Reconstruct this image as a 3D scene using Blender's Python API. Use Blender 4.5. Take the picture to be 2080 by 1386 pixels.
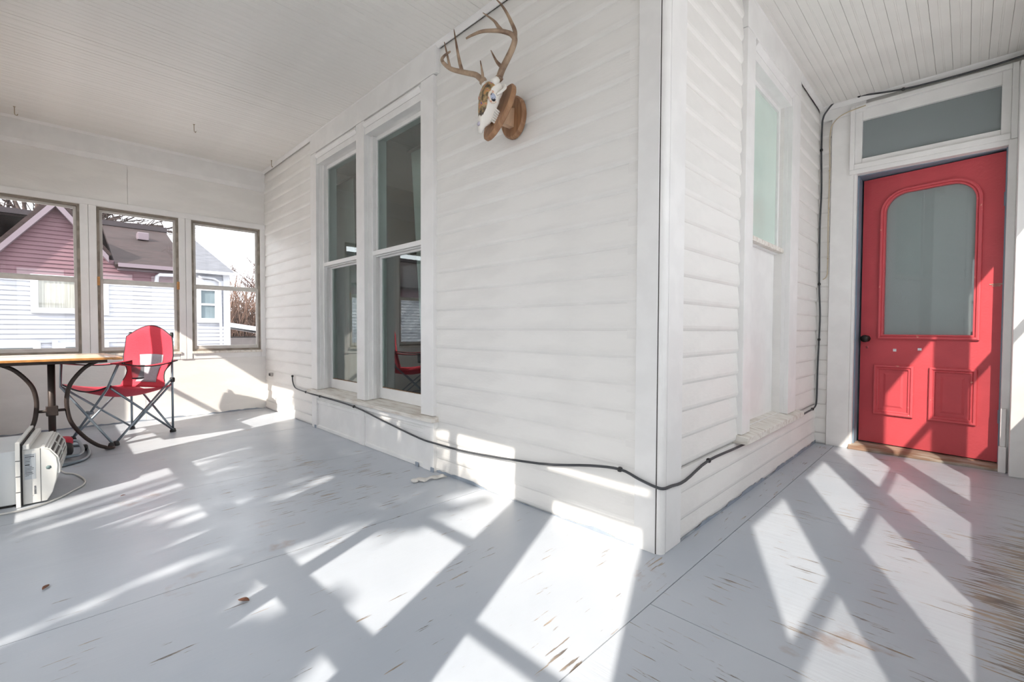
import bpy, bmesh, math, random
from mathutils import Vector, Matrix
random.seed(7)
scene = bpy.context.scene
COL = scene.collection
for o in list(bpy.data.objects):
    bpy.data.objects.remove(o)

# ------------------------------------------------------------------ camera, sky, sun, exposure
CAMP = Vector((0.87927, -1.74761, 0.92))
FW = Vector((-0.70485457, 0.70892237, -0.02468034))
RT = Vector((0.70906259, 0.70513407, 0.0040238))
UP = Vector((-0.02025551, 0.01466371, 0.9996873))
FPX = 929.24
cd = bpy.data.cameras.new('camera'); cam = bpy.data.objects.new('camera', cd); COL.objects.link(cam)
cd.sensor_width = 36.0; cd.lens = FPX / 2080 * 36.0; cd.clip_start = 0.02; cd.clip_end = 300
cam.matrix_world = Matrix(((RT.x, UP.x, -FW.x, CAMP.x), (RT.y, UP.y, -FW.y, CAMP.y), (RT.z, UP.z, -FW.z, CAMP.z), (0, 0, 0, 1)))
scene.camera = cam

world = bpy.data.worlds.new('sky'); scene.world = world; world.use_nodes = True
bgn = world.node_tree.nodes['Background']
bgn.inputs[0].default_value = (0.92, 0.95, 1.0, 1); bgn.inputs[1].default_value = 1.35

SUN_TAN = 0.441            # light travels towards +Y and a little towards -X
SUN_EL = math.radians(34.0)
hd = Vector((-SUN_TAN, 1, 0)).normalized()
LDIR = Vector((hd.x * math.cos(SUN_EL), hd.y * math.cos(SUN_EL), -math.sin(SUN_EL)))
sd = bpy.data.lights.new('sun', 'SUN'); sun = bpy.data.objects.new('sun', sd); COL.objects.link(sun)
sd.energy = 3.2; sd.color = (1.0, 0.92, 0.82); sd.angle = math.radians(0.6)
sun.rotation_euler = LDIR.to_track_quat('-Z', 'Y').to_euler()
sun.location = (3, -8, 7)

vs = scene.view_settings
vs.view_transform = 'Standard'; vs.look = 'None'; vs.gamma = 1.0; vs.use_curve_mapping = False
vs.exposure = 1.44

# ------------------------------------------------------------------ geometry of the place (metres)
H = 2.71       # ceiling
XD = -4.896    # left wall (three windows)
YC = 2.684     # door wall
YS = -2.31     # outer wall behind the camera
XE = 1.34      # outer wall to the right of the camera

def ray(px, py):
    return FW + RT * ((px - 1040) / FPX) - UP * ((py - 693) / FPX)
def on(px, py, axis, v):
    d = ray(px, py); t = (v - CAMP[axis]) / d[axis]
    return CAMP + d * t

# ------------------------------------------------------------------ materials
def srgb(r, g, b):
    f = lambda v: (v / 12.92 if v <= 0.04045 else ((v + 0.055) / 1.055) ** 2.4)
    return (f(r / 255), f(g / 255), f(b / 255), 1)

MATS = {}
def mat(name, col, rough=0.5, var=0.0, vscale=3.0, bump=0.0, bscale=40.0, metal=0.0, stretch=(1, 1, 1), spec=0.5, col2=None, thr=(0.45, 0.6)):
    if name in MATS: return MATS[name]
    m = bpy.data.materials.new(name); m.use_nodes = True; MATS[name] = m
    nt = m.node_tree; N = nt.nodes; L = nt.links; b = N['Principled BSDF']
    b.inputs['Base Color'].default_value = col; b.inputs['Roughness'].default_value = rough
    b.inputs['Metallic'].default_value = metal; b.inputs['Specular IOR Level'].default_value = spec
    if var or bump or col2:
        tc = N.new('ShaderNodeTexCoord'); mp = N.new('ShaderNodeMapping')
        mp.inputs['Scale'].default_value = stretch; L.new(tc.outputs['Object'], mp.inputs[0])
    if var or col2:
        n = N.new('ShaderNodeTexNoise'); n.inputs['Scale'].default_value = vscale; n.inputs['Detail'].default_value = 5
        L.new(mp.outputs[0], n.inputs[0])
        rp = N.new('ShaderNodeValToRGB'); L.new(n.outputs[0], rp.inputs[0])
        c2 = col2 if col2 else tuple(max(0, c * (1 - var)) for c in col[:3]) + (1,)
        rp.color_ramp.elements[0].position = thr[0]; rp.color_ramp.elements[1].position = thr[1]
        rp.color_ramp.elements[0].color = c2; rp.color_ramp.elements[1].color = col
        L.new(rp.outputs[0], b.inputs['Base Color'])
    if bump:
        n2 = N.new('ShaderNodeTexNoise'); n2.inputs['Scale'].default_value = bscale; n2.inputs['Detail'].default_value = 4
        L.new(mp.outputs[0], n2.inputs[0])
        bp = N.new('ShaderNodeBump'); bp.inputs['Strength'].default_value = bump; bp.inputs['Distance'].default_value = 0.01
        L.new(n2.outputs[0], bp.inputs['Height']); L.new(bp.outputs[0], b.inputs['Normal'])
    return m

def glass_mat(name, ior=1.5, tint=(1, 1, 1, 1), rough=0.0):
    if name in MATS: return MATS[name]
    m = bpy.data.materials.new(name); m.use_nodes = True; MATS[name] = m
    nt = m.node_tree; N = nt.nodes; L = nt.links; N.clear()
    out = N.new('ShaderNodeOutputMaterial'); mx = N.new('ShaderNodeMixShader'); fr = N.new('ShaderNodeFresnel')
    tr = N.new('ShaderNodeBsdfTransparent'); gl = N.new('ShaderNodeBsdfGlossy')
    ge = N.new('ShaderNodeNewGeometry'); mr = N.new('ShaderNodeMapRange'); L.new(ge.outputs['Backfacing'], mr.inputs[0])
    mr.inputs[3].default_value = ior; mr.inputs[4].default_value = 1 / ior; L.new(mr.outputs[0], fr.inputs['IOR'])   # both faces of the pane reflect alike
    tr.inputs[0].default_value = tint; gl.inputs['Roughness'].default_value = rough
    L.new(fr.outputs[0], mx.inputs[0]); L.new(tr.outputs[0], mx.inputs[1]); L.new(gl.outputs[0], mx.inputs[2]); L.new(mx.outputs[0], out.inputs[0])
    return m

def veiled_glass(name, ior, tint, veil, dcol, rough=0.02):
    m = glass_mat(name, ior, tint, rough); nt = m.node_tree; N = nt.nodes; L = nt.links
    out = next(n for n in N if n.type == 'OUTPUT_MATERIAL'); src = out.inputs[0].links[0].from_socket
    mx = N.new('ShaderNodeMixShader'); df = N.new('ShaderNodeBsdfDiffuse'); df.inputs[0].default_value = dcol; mx.inputs[0].default_value = veil  # diffuse grey blended in to lighten the pane, standing for reflected light
    L.new(src, mx.inputs[1]); L.new(df.outputs[0], mx.inputs[2]); L.new(mx.outputs[0], out.inputs[0])
    return m

def screen_mat(name, alpha, col):
    m = bpy.data.materials.new(name); m.use_nodes = True; MATS[name] = m
    nt = m.node_tree; N = nt.nodes; L = nt.links; N.clear()
    out = N.new('ShaderNodeOutputMaterial'); mx = N.new('ShaderNodeMixShader')
    tr = N.new('ShaderNodeBsdfTransparent'); df = N.new('ShaderNodeBsdfDiffuse'); df.inputs[0].default_value = col
    mx.inputs[0].default_value = alpha
    L.new(tr.outputs[0], mx.inputs[1]); L.new(df.outputs[0], mx.inputs[2]); L.new(mx.outputs[0], out.inputs[0])
    return m

def floor_mat(name, grain_x):
    m = bpy.data.materials.new(name); m.use_nodes = True; MATS[name] = m
    nt = m.node_tree; N = nt.nodes; L = nt.links; b = N['Principled BSDF']
    tc = N.new('ShaderNodeTexCoord')
    def mp(scale):
        q = N.new('ShaderNodeMapping'); q.inputs['Scale'].default_value = scale; L.new(tc.outputs['Object'], q.inputs[0]); return q
    def noise(mpn, s, d=4, r=0.55):
        n = N.new('ShaderNodeTexNoise'); n.inputs['Scale'].default_value = s; n.inputs['Detail'].default_value = d; n.inputs['Roughness'].default_value = r
        L.new(mpn.outputs[0], n.inputs[0]); return n
    def math_(op, a, c):
        q = N.new('ShaderNodeMath'); q.operation = op
        for i, v in enumerate((a, c)):
            if isinstance(v, (int, float)): q.inputs[i].default_value = v
            else: L.new(v, q.inputs[i])
        return q
    def ramp(src, p0, p1, c0=(0, 0, 0, 1), c1=(1, 1, 1, 1)):
        q = N.new('ShaderNodeValToRGB'); L.new(src, q.inputs[0]); e = q.color_ramp.elements
        e[0].position = p0; e[1].position = p1; e[0].color = c0; e[1].color = c1; return q
    iso = mp((1, 1, 1)); st = mp((5, 70, 1) if grain_x else (70, 5, 1)); st2 = mp((1.5, 16, 1) if grain_x else (16, 1.5, 1))
    big = noise(iso, 1.3, 3); mid = noise(iso, 5, 5); fine = noise(st, 1.0, 5, .6); long_ = noise(st2, 1.0, 4, .6)
    base = ramp(big.outputs[0], 0.3, 0.7, srgb(174, 181, 190), srgb(188, 193, 200))
    # worn zone of the deck, a stain with its own shape near the outer wall to the right
    sep = N.new('ShaderNodeSeparateXYZ'); L.new(tc.outputs['Object'], sep.inputs[0])
    dx = math_('SUBTRACT', sep.outputs[0], 1.16); dy = math_('SUBTRACT', sep.outputs[1], 0.55)
    d2 = math_('ADD', math_('MULTIPLY', math_('POWER', dx.outputs[0], 2).outputs[0], 11).outputs[0], math_('MULTIPLY', math_('POWER', dy.outputs[0], 2).outputs[0], 0.85).outputs[0])
    zone = math_('SUBTRACT', 1.0, math_('MINIMUM', d2.outputs[0], 1.0).outputs[0])
    # general chipping, more of it to the right of the first joint
    gx = N.new('ShaderNodeMapRange'); L.new(sep.outputs[0], gx.inputs[0])
    for i, v in ((1, -1.6), (2, 0.6), (3, 0.0), (4, 0.055)): gx.inputs[i].default_value = v
    ex = math_('SUBTRACT', sep.outputs[0], -1.9); ey = math_('SUBTRACT', sep.outputs[1], -0.65)
    e2 = math_('ADD', math_('MULTIPLY', math_('POWER', ex.outputs[0], 2).outputs[0], 0.7).outputs[0], math_('MULTIPLY', math_('POWER', ey.outputs[0], 2).outputs[0], 2.2).outputs[0])
    zone2 = math_('MULTIPLY', math_('SUBTRACT', 1.0, math_('MINIMUM', e2.outputs[0], 1.0).outputs[0]).outputs[0], 0.075)
    bias0 = math_('ADD', math_('MULTIPLY', zone.outputs[0], 0.17).outputs[0], gx.outputs[0])
    bias = math_('ADD', bias0.outputs[0], zone2.outputs[0])
    chips = math_('ADD', math_('ADD', math_('MULTIPLY', fine.outputs[0], 0.75).outputs[0], math_('MULTIPLY', mid.outputs[0], 0.25).outputs[0]).outputs[0], bias.outputs[0])
    chip = ramp(chips.outputs[0], 0.645, 0.67)
    sc = noise(iso, 2.3, 6, .62); scm = ramp(math_('ADD', math_('MULTIPLY', sc.outputs[0], 0.8).outputs[0], math_('MULTIPLY', long_.outputs[0], 0.2).outputs[0]).outputs[0], 0.61, 0.69)
    wood = ramp(noise(iso, 9, 3).outputs[0], 0.35, 0.65, srgb(104, 97, 92), srgb(170, 154, 136))
    m1 = N.new('ShaderNodeMix'); m1.data_type = 'RGBA'; L.new(chip.outputs[0], m1.inputs[0]); L.new(base.outputs[0], m1.inputs[6]); L.new(wood.outputs[0], m1.inputs[7])
    m2 = N.new('ShaderNodeMix'); m2.data_type = 'RGBA'
    L.new(math_('MULTIPLY', scm.outputs[0], 0.6).outputs[0], m2.inputs[0]); L.new(m1.outputs[2], m2.inputs[6]); m2.inputs[7].default_value = srgb(150, 118, 98)
    L.new(m2.outputs[2], b.inputs['Base Color'])
    rr = ramp(mid.outputs[0], 0.3, 0.7, (0.30, .30, .30, 1), (0.42, .42, .42, 1)); L.new(rr.outputs[0], b.inputs['Roughness'])
    hgt = math_('SUBTRACT', math_('ADD', math_('MULTIPLY', long_.outputs[0], 0.45).outputs[0], math_('MULTIPLY', fine.outputs[0], 0.12).outputs[0]).outputs[0], math_('MULTIPLY', chip.outputs[0], 0.22).outputs[0])
    bp = N.new('ShaderNodeBump'); bp.inputs['Strength'].default_value = 0.42; bp.inputs['Distance'].default_value = 0.012
    L.new(hgt.outputs[0], bp.inputs['Height']); L.new(bp.outputs[0], b.inputs['Normal'])
    return m

WHITE = mat('white_wall_paint', srgb(239, 237, 233), 0.45, 0.05, 2.5, 0.12, 30, stretch=(1, 1, 3))
TRIM = mat('white_trim_paint', srgb(241, 240, 238), 0.38, 0.045, 6, 0.08, 25)
CEIL = mat('white_ceiling_paint', srgb(238, 236, 231), 0.5, 0.05, 2.0, 0.08, 30)
SILLW = mat('weathered_white_sill', srgb(232, 228, 220), 0.6, 0, 7, 0.2, 40, stretch=(1, 6, 6), col2=srgb(204, 194, 182), thr=(0.30, 0.55))
FLOOR_Y = floor_mat('grey_deck_paint_lengthwise', False)
FLOOR_X = floor_mat('grey_deck_paint_crosswise', True)
GAP = mat('dark_joint', srgb(70, 66, 62), 0.9)
GREYSPOT = mat('grey_blue_paint_spill', srgb(150, 160, 172), 0.5, 0.1, 12)
ALU = mat('storm_frame_aluminium', srgb(214, 210, 204), 0.45, 0.12, 8, metal=0.1)
ALUD = mat('storm_frame_dirty_edge', srgb(158, 148, 136), 0.6, 0.3, 12)
GLASS = glass_mat('window_glass', 1.45)
GLASS2 = glass_mat('old_window_glass', 2.05, (0.80, 0.88, 0.86, 1))
SCREEN = screen_mat('insect_screen', 0.22, srgb(120, 120, 120))
RED = mat('red_door_paint', srgb(204, 80, 87), 0.42, 0.06, 5, 0.12, 60, spec=0.4)
REDM = mat('red_door_moulding_paint', srgb(207, 86, 93), 0.40, 0, 22, 0.1, 60, col2=srgb(226, 150, 136), thr=(0.30, 0.335), spec=0.4)
BLUEG = mat('blue_grey_jamb_paint', srgb(128, 146, 162), 0.5, 0.1, 4)
BLACKM = mat('dark_bronze_knob', srgb(58, 54, 52), 0.35, metal=0.7)
WOODTH = mat('worn_wood_threshold', srgb(176, 166, 152), 0.6, 0, 5, 0.2, 40, stretch=(1, 8, 1), col2=srgb(140, 112, 92))

# ------------------------------------------------------------------ helpers
class MB:
    def __init__(s): s.v = []; s.f = []; s.smooth = False
    def add(s, vs_, fs): n = len(s.v); s.v += [tuple(v) for v in vs_]; s.f += [tuple(i + n for i in f) for f in fs]; return s
    def box(s, x0, x1, y0, y1, z0, z1):
        x0, x1 = sorted((x0, x1)); y0, y1 = sorted((y0, y1)); z0, z1 = sorted((z0, z1))
        return s.add([(x0, y0, z0), (x1, y0, z0), (x1, y1, z0), (x0, y1, z0), (x0, y0, z1), (x1, y0, z1), (x1, y1, z1), (x0, y1, z1)],
                     [(3, 2, 1, 0), (4, 5, 6, 7), (0, 1, 5, 4), (1, 2, 6, 5), (2, 3, 7, 6), (3, 0, 4, 7)])
    def prism(s, poly, axis, a, b):
        # poly: list of 2D points in the two remaining axes (in order), extruded along axis from a to b
        def P(p, t):
            if axis == 0: return (t, p[0], p[1])
            if axis == 1: return (p[0], t, p[1])
            return (p[0], p[1], t)
        n = len(poly)
        vs_ = [P(p, a) for p in poly] + [P(p, b) for p in poly]
        fs = [tuple(range(n - 1, -1, -1)), tuple(range(n, 2 * n))] + [(i, (i + 1) % n, n + (i + 1) % n, n + i) for i in range(n)]
        return s.add(vs_, fs)
    def tube(s, pts, r, n=8, closed=False):
        pts = [Vector(p) for p in pts]; m = len(pts)
        rs = r if isinstance(r, (list, tuple)) else [r] * m
        tang = []
        for i in range(m):
            if closed: t = pts[(i + 1) % m] - pts[i - 1]
            else: t = pts[min(i + 1, m - 1)] - pts[max(i - 1, 0)]
            tang.append(t.normalized() if t.length > 1e-9 else Vector((0, 0, 1)))
        ref = Vector((0, 0, 1)) if abs(tang[0].z) < 0.9 else Vector((1, 0, 0))
        nrm = tang[0].cross(ref).normalized(); base = len(s.v); vs_ = []; fs = []
        for i in range(m):
            nrm = (nrm - tang[i] * nrm.dot(tang[i]))
            nrm = nrm.normalized() if nrm.length > 1e-6 else tang[i].orthogonal().normalized()
            bn = tang[i].cross(nrm)
            for k in range(n):
                a = 2 * math.pi * k / n
                vs_.append(pts[i] + (nrm * math.cos(a) + bn * math.sin(a)) * rs[i])
        for i in range(m if closed else m - 1):
            j = (i + 1) % m
            for k in range(n):
                k2 = (k + 1) % n
                fs.append((i * n + k, i * n + k2, j * n + k2, j * n + k))
        if not closed: fs += [tuple(range(n - 1, -1, -1)), tuple((m - 1) * n + k for k in range(n))]
        s.smooth = True
        return s.add(vs_, fs)
    def loft(s, rings, cap=True):
        n = len(rings[0]); vs_ = [p for r_ in rings for p in r_]; fs = []
        for i in range(len(rings) - 1):
            for k in range(n):
                k2 = (k + 1) % n; fs.append((i * n + k, i * n + k2, (i + 1) * n + k2, (i + 1) * n + k))
        if cap: fs += [tuple(range(n - 1, -1, -1)), tuple((len(rings) - 1) * n + k for k in range(n))]
        return s.add(vs_, fs)
    def grid(s, nu, nv, fn, thick=0.0):
        g = [[Vector(fn(i / nu, j / nv)) for j in range(nv + 1)] for i in range(nu + 1)]
        vs_ = [p for row in g for p in row]; W = nv + 1
        fs = [(i * W + j, (i + 1) * W + j, (i + 1) * W + j + 1, i * W + j + 1) for i in range(nu) for j in range(nv)]
        s.smooth = True
        return s.add(vs_, fs)
    def build(s, name, material, parent=None, bevel=0.0, smooth=None, solid=0.0):
        me = bpy.data.meshes.new(name)
        off = parent.matrix_world.translation.copy() if parent else Vector((0, 0, 0))
        if parent: off = WORLDPOS.get(parent, Vector((0, 0, 0)))
        me.from_pydata([(v[0] - off.x, v[1] - off.y, v[2] - off.z) for v in s.v], [], s.f); me.validate(); me.update()
        bm = bmesh.new(); bm.from_mesh(me); bmesh.ops.recalc_face_normals(bm, faces=bm.faces); bm.to_mesh(me); bm.free()
        me.materials.append(material)
        sm = s.smooth if smooth is None else smooth
        if sm:
            for p in me.polygons: p.use_smooth = True
        o = bpy.data.objects.new(name, me); COL.objects.link(o)
        if parent: o.parent = parent
        WORLDPOS[o] = off
        if solid:
            md = o.modifiers.new('thickness', 'SOLIDIFY'); md.thickness = solid; md.offset = 0
        if bevel:
            md = o.modifiers.new('bevel', 'BEVEL'); md.width = bevel; md.segments = 2; md.limit_method = 'ANGLE'; md.angle_limit = math.radians(40)
            for p in me.polygons: p.use_smooth = True
            md.harden_normals = True
        return o
WORLDPOS = {}

def tag(o, label=None, cat=None, group=None, kind=None):
    if label: o['label'] = label
    if cat: o['category'] = cat
    if group: o['group'] = group
    if kind: o['kind'] = kind
    return o
def thing(name, loc, label, cat, group=None):
    o = bpy.data.objects.new(name, None); COL.objects.link(o); o.location = loc; WORLDPOS[o] = Vector(loc)
    o.empty_display_size = 0.1
    return tag(o, label, cat, group)
def struct(name, mb, m, label, cat, bevel=0.0):
    o = mb.build(name, m, None, bevel); return tag(o, label, cat, kind='structure')
def structe(name, loc, label, cat):
    o = thing(name, loc, label, cat); o['kind'] = 'structure'; return o
def box(x0, x1, y0, y1, z0, z1): return MB().box(x0, x1, y0, y1, z0, z1)
def piece(name, src_mesh, loc, parent):
    o = bpy.data.objects.new(name, src_mesh); COL.objects.link(o); o.parent = parent
    o.location = Vector(loc) - WORLDPOS[parent]; WORLDPOS[o] = Vector(loc)
    return o

def wall_with_holes(axis, plane0, plane1, u0, u1, z0, z1, holes):
    """box wall perpendicular to axis between plane0..plane1 with rectangular holes (u0,u1,z0,z1)"""
    us = sorted({u0, u1, *[h[0] for h in holes], *[h[1] for h in holes]}); zs = sorted({z0, z1, *[h[2] for h in holes], *[h[3] for h in holes]})
    us = [u for u in us if u0 <= u <= u1]; zs = [z for z in zs if z0 <= z <= z1]
    mb = MB()
    for i in range(len(us) - 1):
        run = None
        for j in range(len(zs) - 1):
            cu = (us[i] + us[i + 1]) / 2; cz = (zs[j] + zs[j + 1]) / 2
            solid = not any(h[0] < cu < h[1] and h[2] < cz < h[3] for h in holes)
            if solid and run is None: run = zs[j]
            if (not solid) and run is not None:
                (mb.box(us[i], us[i + 1], plane0, plane1, run, zs[j]) if axis == 1 else mb.box(plane0, plane1, us[i], us[i + 1], run, zs[j])); run = None
        if run is not None:
            (mb.box(us[i], us[i + 1], plane0, plane1, run, z1) if axis == 1 else mb.box(plane0, plane1, us[i], us[i + 1], run, z1))
    return mb

# ================================================================== FLOOR
fl = MB(); fl.box(XD - 0.1, 0.145, YS - 0.1, 0.06, -0.12, -0.022); fl.box(0.0, XE + 0.1, YS - 0.1, YC + 0.25, -0.12, -0.022)
floor = struct('floor', fl, GAP, 'grey painted plywood porch floor with worn patches', 'floor')
G = 0.0016
sx = [XD, -4.72, -3.50, -2.28, -1.08, 0.142]
for i in range(len(sx) - 1):
    box(sx[i] + G, sx[i + 1] - G, YS, 0.03, -0.03, 0.0).build('plywood_sheet', FLOOR_Y, floor)
box(0.0, 0.142 - G, 0.03, YC + 0.02, -0.03, 0.0).build('plywood_sheet', FLOOR_Y, floor)
sy = [YS, -1.563, -0.343, 0.877, 2.097, YC + 0.02]
for i in range(len(sy) - 1):
    box(0.142 + G, XE, sy[i] + G, sy[i + 1] - G, -0.03, 0.0).build('plywood_sheet', FLOOR_X, floor)

# ================================================================== CEILING: beadboard, every board a piece
ce = MB(); ce.box(XD - 0.15, XE + 0.1, YS - 0.1, 0.20, H + 0.018, H + 0.1); ce.box(-0.20, XE + 0.1, 0.20, YC + 0.2, H + 0.018, H + 0.1)
ceiling = struct('ceiling', ce, CEIL, 'white beadboard porch ceiling with narrow boards', 'ceiling')
BW = 0.0845
def bead_mesh(y0, y1):
    w = BW - 0.0012
    prof = [(0, 0.02), (0, 0.0015), (0.0015, 0), (w * .44, 0), (w * .455, 0.0018), (w * .47, 0.0006), (w * .53, 0.0006), (w * .545, 0.0018), (w * .56, 0), (w - 0.0015, 0), (w, 0.0015), (w, 0.02)]
    mb = MB().prism(prof, 1, y0, y1)
    o = mb.build('board_source', CEIL); me = o.data; bpy.data.objects.remove(o); return me
bm_long = bead_mesh(YS, YC); bm_short = bead_mesh(YS, 0.02)
x = 0.523 - BW * 64
while x < XE:
    if x + BW > XD:
        long_ = x > -0.03
        z = H + random.uniform(-0.0012, 0.0012)
        piece('ceiling_board', bm_long if long_ else bm_short, (x, 0, z), ceiling)
    x += BW

# ================================================================== SIDING
LAP = 0.119; Z0 = 0.084 - LAP
def lap_mesh(axis, length, h, name='siding_board'):
    """bevelled lap board; starts at 0 along its run, face towards -Y (axis 0 run) or +X (axis 1 run)"""
    prof = [(0.022, 0.0), (0.0040, 0.0), (0.0, 0.003), (-0.0052, 0.012), (-0.0070, 0.024), (0.005, h), (0.022, h)]
    if axis == 0: mb = MB().prism(prof, 0, 0, length)
    else: mb = MB().prism([(-p[0], p[1]) for p in prof], 1, 0, length)
    o = mb.build('board_source', WHITE); me = o.data; bpy.data.objects.remove(o); return me
def side_run(parent, axis, a, b, z0, z1, base):
    cache = {}
    k = 0
    while True:
        zb = Z0 + LAP * k; zt = zb + LAP + 0.012; k += 1
        if zb >= z1 - 0.01: break
        if zt <= z0 + 0.005: continue
        lo = max(zb, z0); hi = min(zt, z1); key = (round(hi - lo, 4))
        if key not in cache: cache[key] = lap_mesh(axis, b - a, hi - lo)
        jit = random.uniform(-0.0012, 0.0012)
        piece('siding_board', cache[key], (a, base + jit, lo) if axis == 0 else (base + jit, a, lo), parent)

# ---- centre wall (the long clapboard wall with the window pair)
W_L, W_R = -3.49, -1.54
wa = wall_with_holes(1, 0.022, 0.16, XD, -0.002, 0, H, [(-3.36, -2.58, 0.36, 2.43), (-2.45, -1.68, 0.36, 2.43)])
wall_center = struct('wall_center', wa, WHITE, 'long white clapboard house wall holding the pair of tall windows', 'wall')
side_run(wall_center, 0, XD, W_L, 0, 2.70, 0.0)
side_run(wall_center, 0, W_R, -0.10, 0, 2.69, 0.0)
def crown(parent, axis, a, b, base, sgn, s=0.035, name='crown_moulding'):
    prof = [(0, H), (0, H - s), (sgn * s * .3, H - s), (sgn * s * .85, H - s * .3), (sgn * s, H)]
    prof = [(base + p[0], p[1]) for p in prof]
    return MB().prism(prof, axis, a, b).build(name, TRIM, parent)
crown(wall_center, 0, XD, -0.0, -0.008, -1, 0.026)
# ---- corner boards where the two house walls meet
cbm = structe('trim_1', (0, 0, 0), 'white corner boards where the two clapboard walls meet', 'corner board')
box(-0.108, -0.012, -0.016, 0.022, 0, H).build('corner_board', TRIM, cbm, 0.002)
ang = [math.radians(a) for a in range(-90, 1, 15)]
q = [(-0.010, 0.02)] + [(-0.008 + 0.024 * math.cos(a), 0.012 + 0.024 * math.sin(a)) for a in ang] + [(0.016, 0.02)]
MB().prism(q, 2, 0, H).build('corner_bead', TRIM, cbm)
box(-0.02, 0.016, 0.024, 0.163, 0, H).build('corner_board', TRIM, cbm, 0.002)
box(-0.0125, -0.0095, -0.0125, 0.0, 0, H).build('dark_gap', GAP, cbm)

# ---- return wall (from the corner back to the red door)
wb = wall_with_holes(0, -0.16, -0.022, 0.0, YC + 0.05, 0, H, [(1.0, 1.75, 0.36, 2.45)])
wall_return = struct('wall_return', wb, WHITE, 'short white clapboard wall between the corner and the red door', 'wall')
side_run(wall_return, 1, 0.163, 0.872, 0.32, 2.69, 0.0)
side_run(wall_return, 1, 0.163, YC - 0.0, 0.0, 0.31, 0.004)
side_run(wall_return, 1, 1.955, YC - 0.0, 0.32, 2.70, 0.0)
crown(wall_return, 1, 0.0, YC, 0.008, 1, 0.026)

# ---- door wall
wc = wall_with_holes(1, YC, YC + 0.16, -0.16, XE + 0.1, 0, H, [(0.25, 1.05, -0.01, 2.135), (0.27, 1.02, 2.23, 2.545)])
wall_right = struct('wall_right', wc, WHITE, 'white door wall around the red door and its transom', 'wall')
side_run(wall_right, 0, 0.0, 0.082, 0.0, 2.56, YC - 0.012)
box(0.0, 0.30, YC - 0.03, YC, 2.60, H).build('frieze_board', TRIM, wall_right, 0.002)
box(0.085, 0.232, YC - 0.030, YC, 0.0, 2.60).build('door_casing', TRIM, wall_right, 0.003)
box(0.232, 0.252, YC - 0.020, YC + 0.02, 0.0, 2.16).build('casing_bead', TRIM, wall_right, 0.003)
pb = MB(); pb.box(1.085, XE, YC - 0.16, YC, 0, H - 0.1)
pb.build('casing_pilaster', TRIM, wall_right, 0.004)
box(1.046, 1.085, YC - 0.05, YC + 0.01, 0.0, 2.16).build('door_casing', TRIM, wall_right, 0.003)
box(1.040, 1.075, YC - 0.085, YC - 0.05, 0.0, 0.17).build('casing_patch', TRIM, wall_right, 0.003)
box(1.045, 1.07, YC - 0.075, YC - 0.05, 0.17, 0.42).build('casing_patch', TRIM, wall_right, 0.003)
crown(wall_right, 0, 0.0, XE, YC - 0.03, -1, 0.03)

# ---- left wall (panels below and above the three storm windows)
DW = [(-0.705, -0.05), (-1.44, -0.815), (-2.19, -1.555)]     # frame openings along Y
ZS, ZT = 0.675, 2.055
wd = wall_with_holes(0, XD - 0.12, XD, YS - 0.1, 0.02, -0.1, H, [(a, b, ZS, ZT) for a, b in DW])
wall_left = struct('wall_left', wd, WHITE, 'white panelled end wall with three storm windows', 'wall')
for a, b in ((YS, -1.215), (-1.212, 0.0)):
    box(XD, XD + 0.006, a, b, 2.11, 2.50).build('wall_panel', WHITE, wall_left)
for a, b in ((YS, -1.10), (-1.097, 0.0)):
    box(XD, XD + 0.006, a, b, 0.0, 0.60).build('wall_panel', WHITE, wall_left)
box(XD, XD + 0.03, YS, 0.0, 2.53, H).build('frieze_board', TRIM, wall_left, 0.003)
MB().prism([(XD, 2.485), (XD + 0.018, 2.49), (XD + 0.028, 2.53), (XD, 2.53)], 1, YS, 0.0).build('frieze_moulding', TRIM, wall_left)
crown(wall_left, 1, YS, 0.0, XD + 0.03, 1, 0.02)
box(XD, XD + 0.018, YS, 0.0, 2.058, 2.112).build('head_trim', TRIM, wall_left, 0.002)
for a, b in ((-0.05, 0.0), (-0.758, -0.708), (-0.812, -0.760), (-1.496, -1.443), (-1.552, -1.498), (YS, -2.193)):
    box(XD, XD + 0.018, a, b, 0.60, 2.058).build('mullion_board', TRIM, wall_left, 0.003)
for a, b in DW:
    box(XD, XD + 0.012, a - 0.0, b + 0.0, 0.60, 0.66).build('apron_board', TRIM, wall_left, 0.002)
    box(XD - 0.05, XD + 0.03, a - 0.01, b + 0.01, 0.655, 0.680).build('window_ledge', SILLW, wall_left, 0.003)

def paint_edge(parent, p0, p1, nrm_, hmax, seed):
    rnd = random.Random(seed); p0 = Vector(p0); p1 = Vector(p1); n_ = int((p1 - p0).length / 0.03); mb = MB(); h_ = 0.01; vs_ = []
    for i in range(n_ + 1):
        h_ = max(0.001, min(hmax, h_ + rnd.gauss(0, hmax * 0.28))); p = p0.lerp(p1, i / n_)
        vs_ += [(p.x, p.y, 0.0005), (p.x, p.y, h_), (p.x + nrm_[0] * 0.002, p.y + nrm_[1] * 0.002, 0.0005), (p.x + nrm_[0] * 0.002, p.y + nrm_[1] * 0.002, h_)]
    fs = []
    for i in range(n_):
        a = 4 * i; b = a + 4; fs += [(a + 2, b + 2, b + 3, a + 3), (a + 1, a + 3, b + 3, b + 1)]
    mb.add(vs_, fs); mb.build('paint_edge', GREYSPOT, parent, smooth=False)
paint_edge(wall_center, (-1.53, -0.0075, 0), (-0.11, -0.0075, 0), (0, -1), 0.022, 3)
paint_edge(wall_return, (0.0125, 0.165, 0), (0.0125, YC - 0.02, 0), (1, 0), 0.026, 5)
paint_edge(wall_left, (XD + 0.0062, YS, 0), (XD + 0.0062, -0.01, 0), (1, 0), 0.016, 8)

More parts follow.
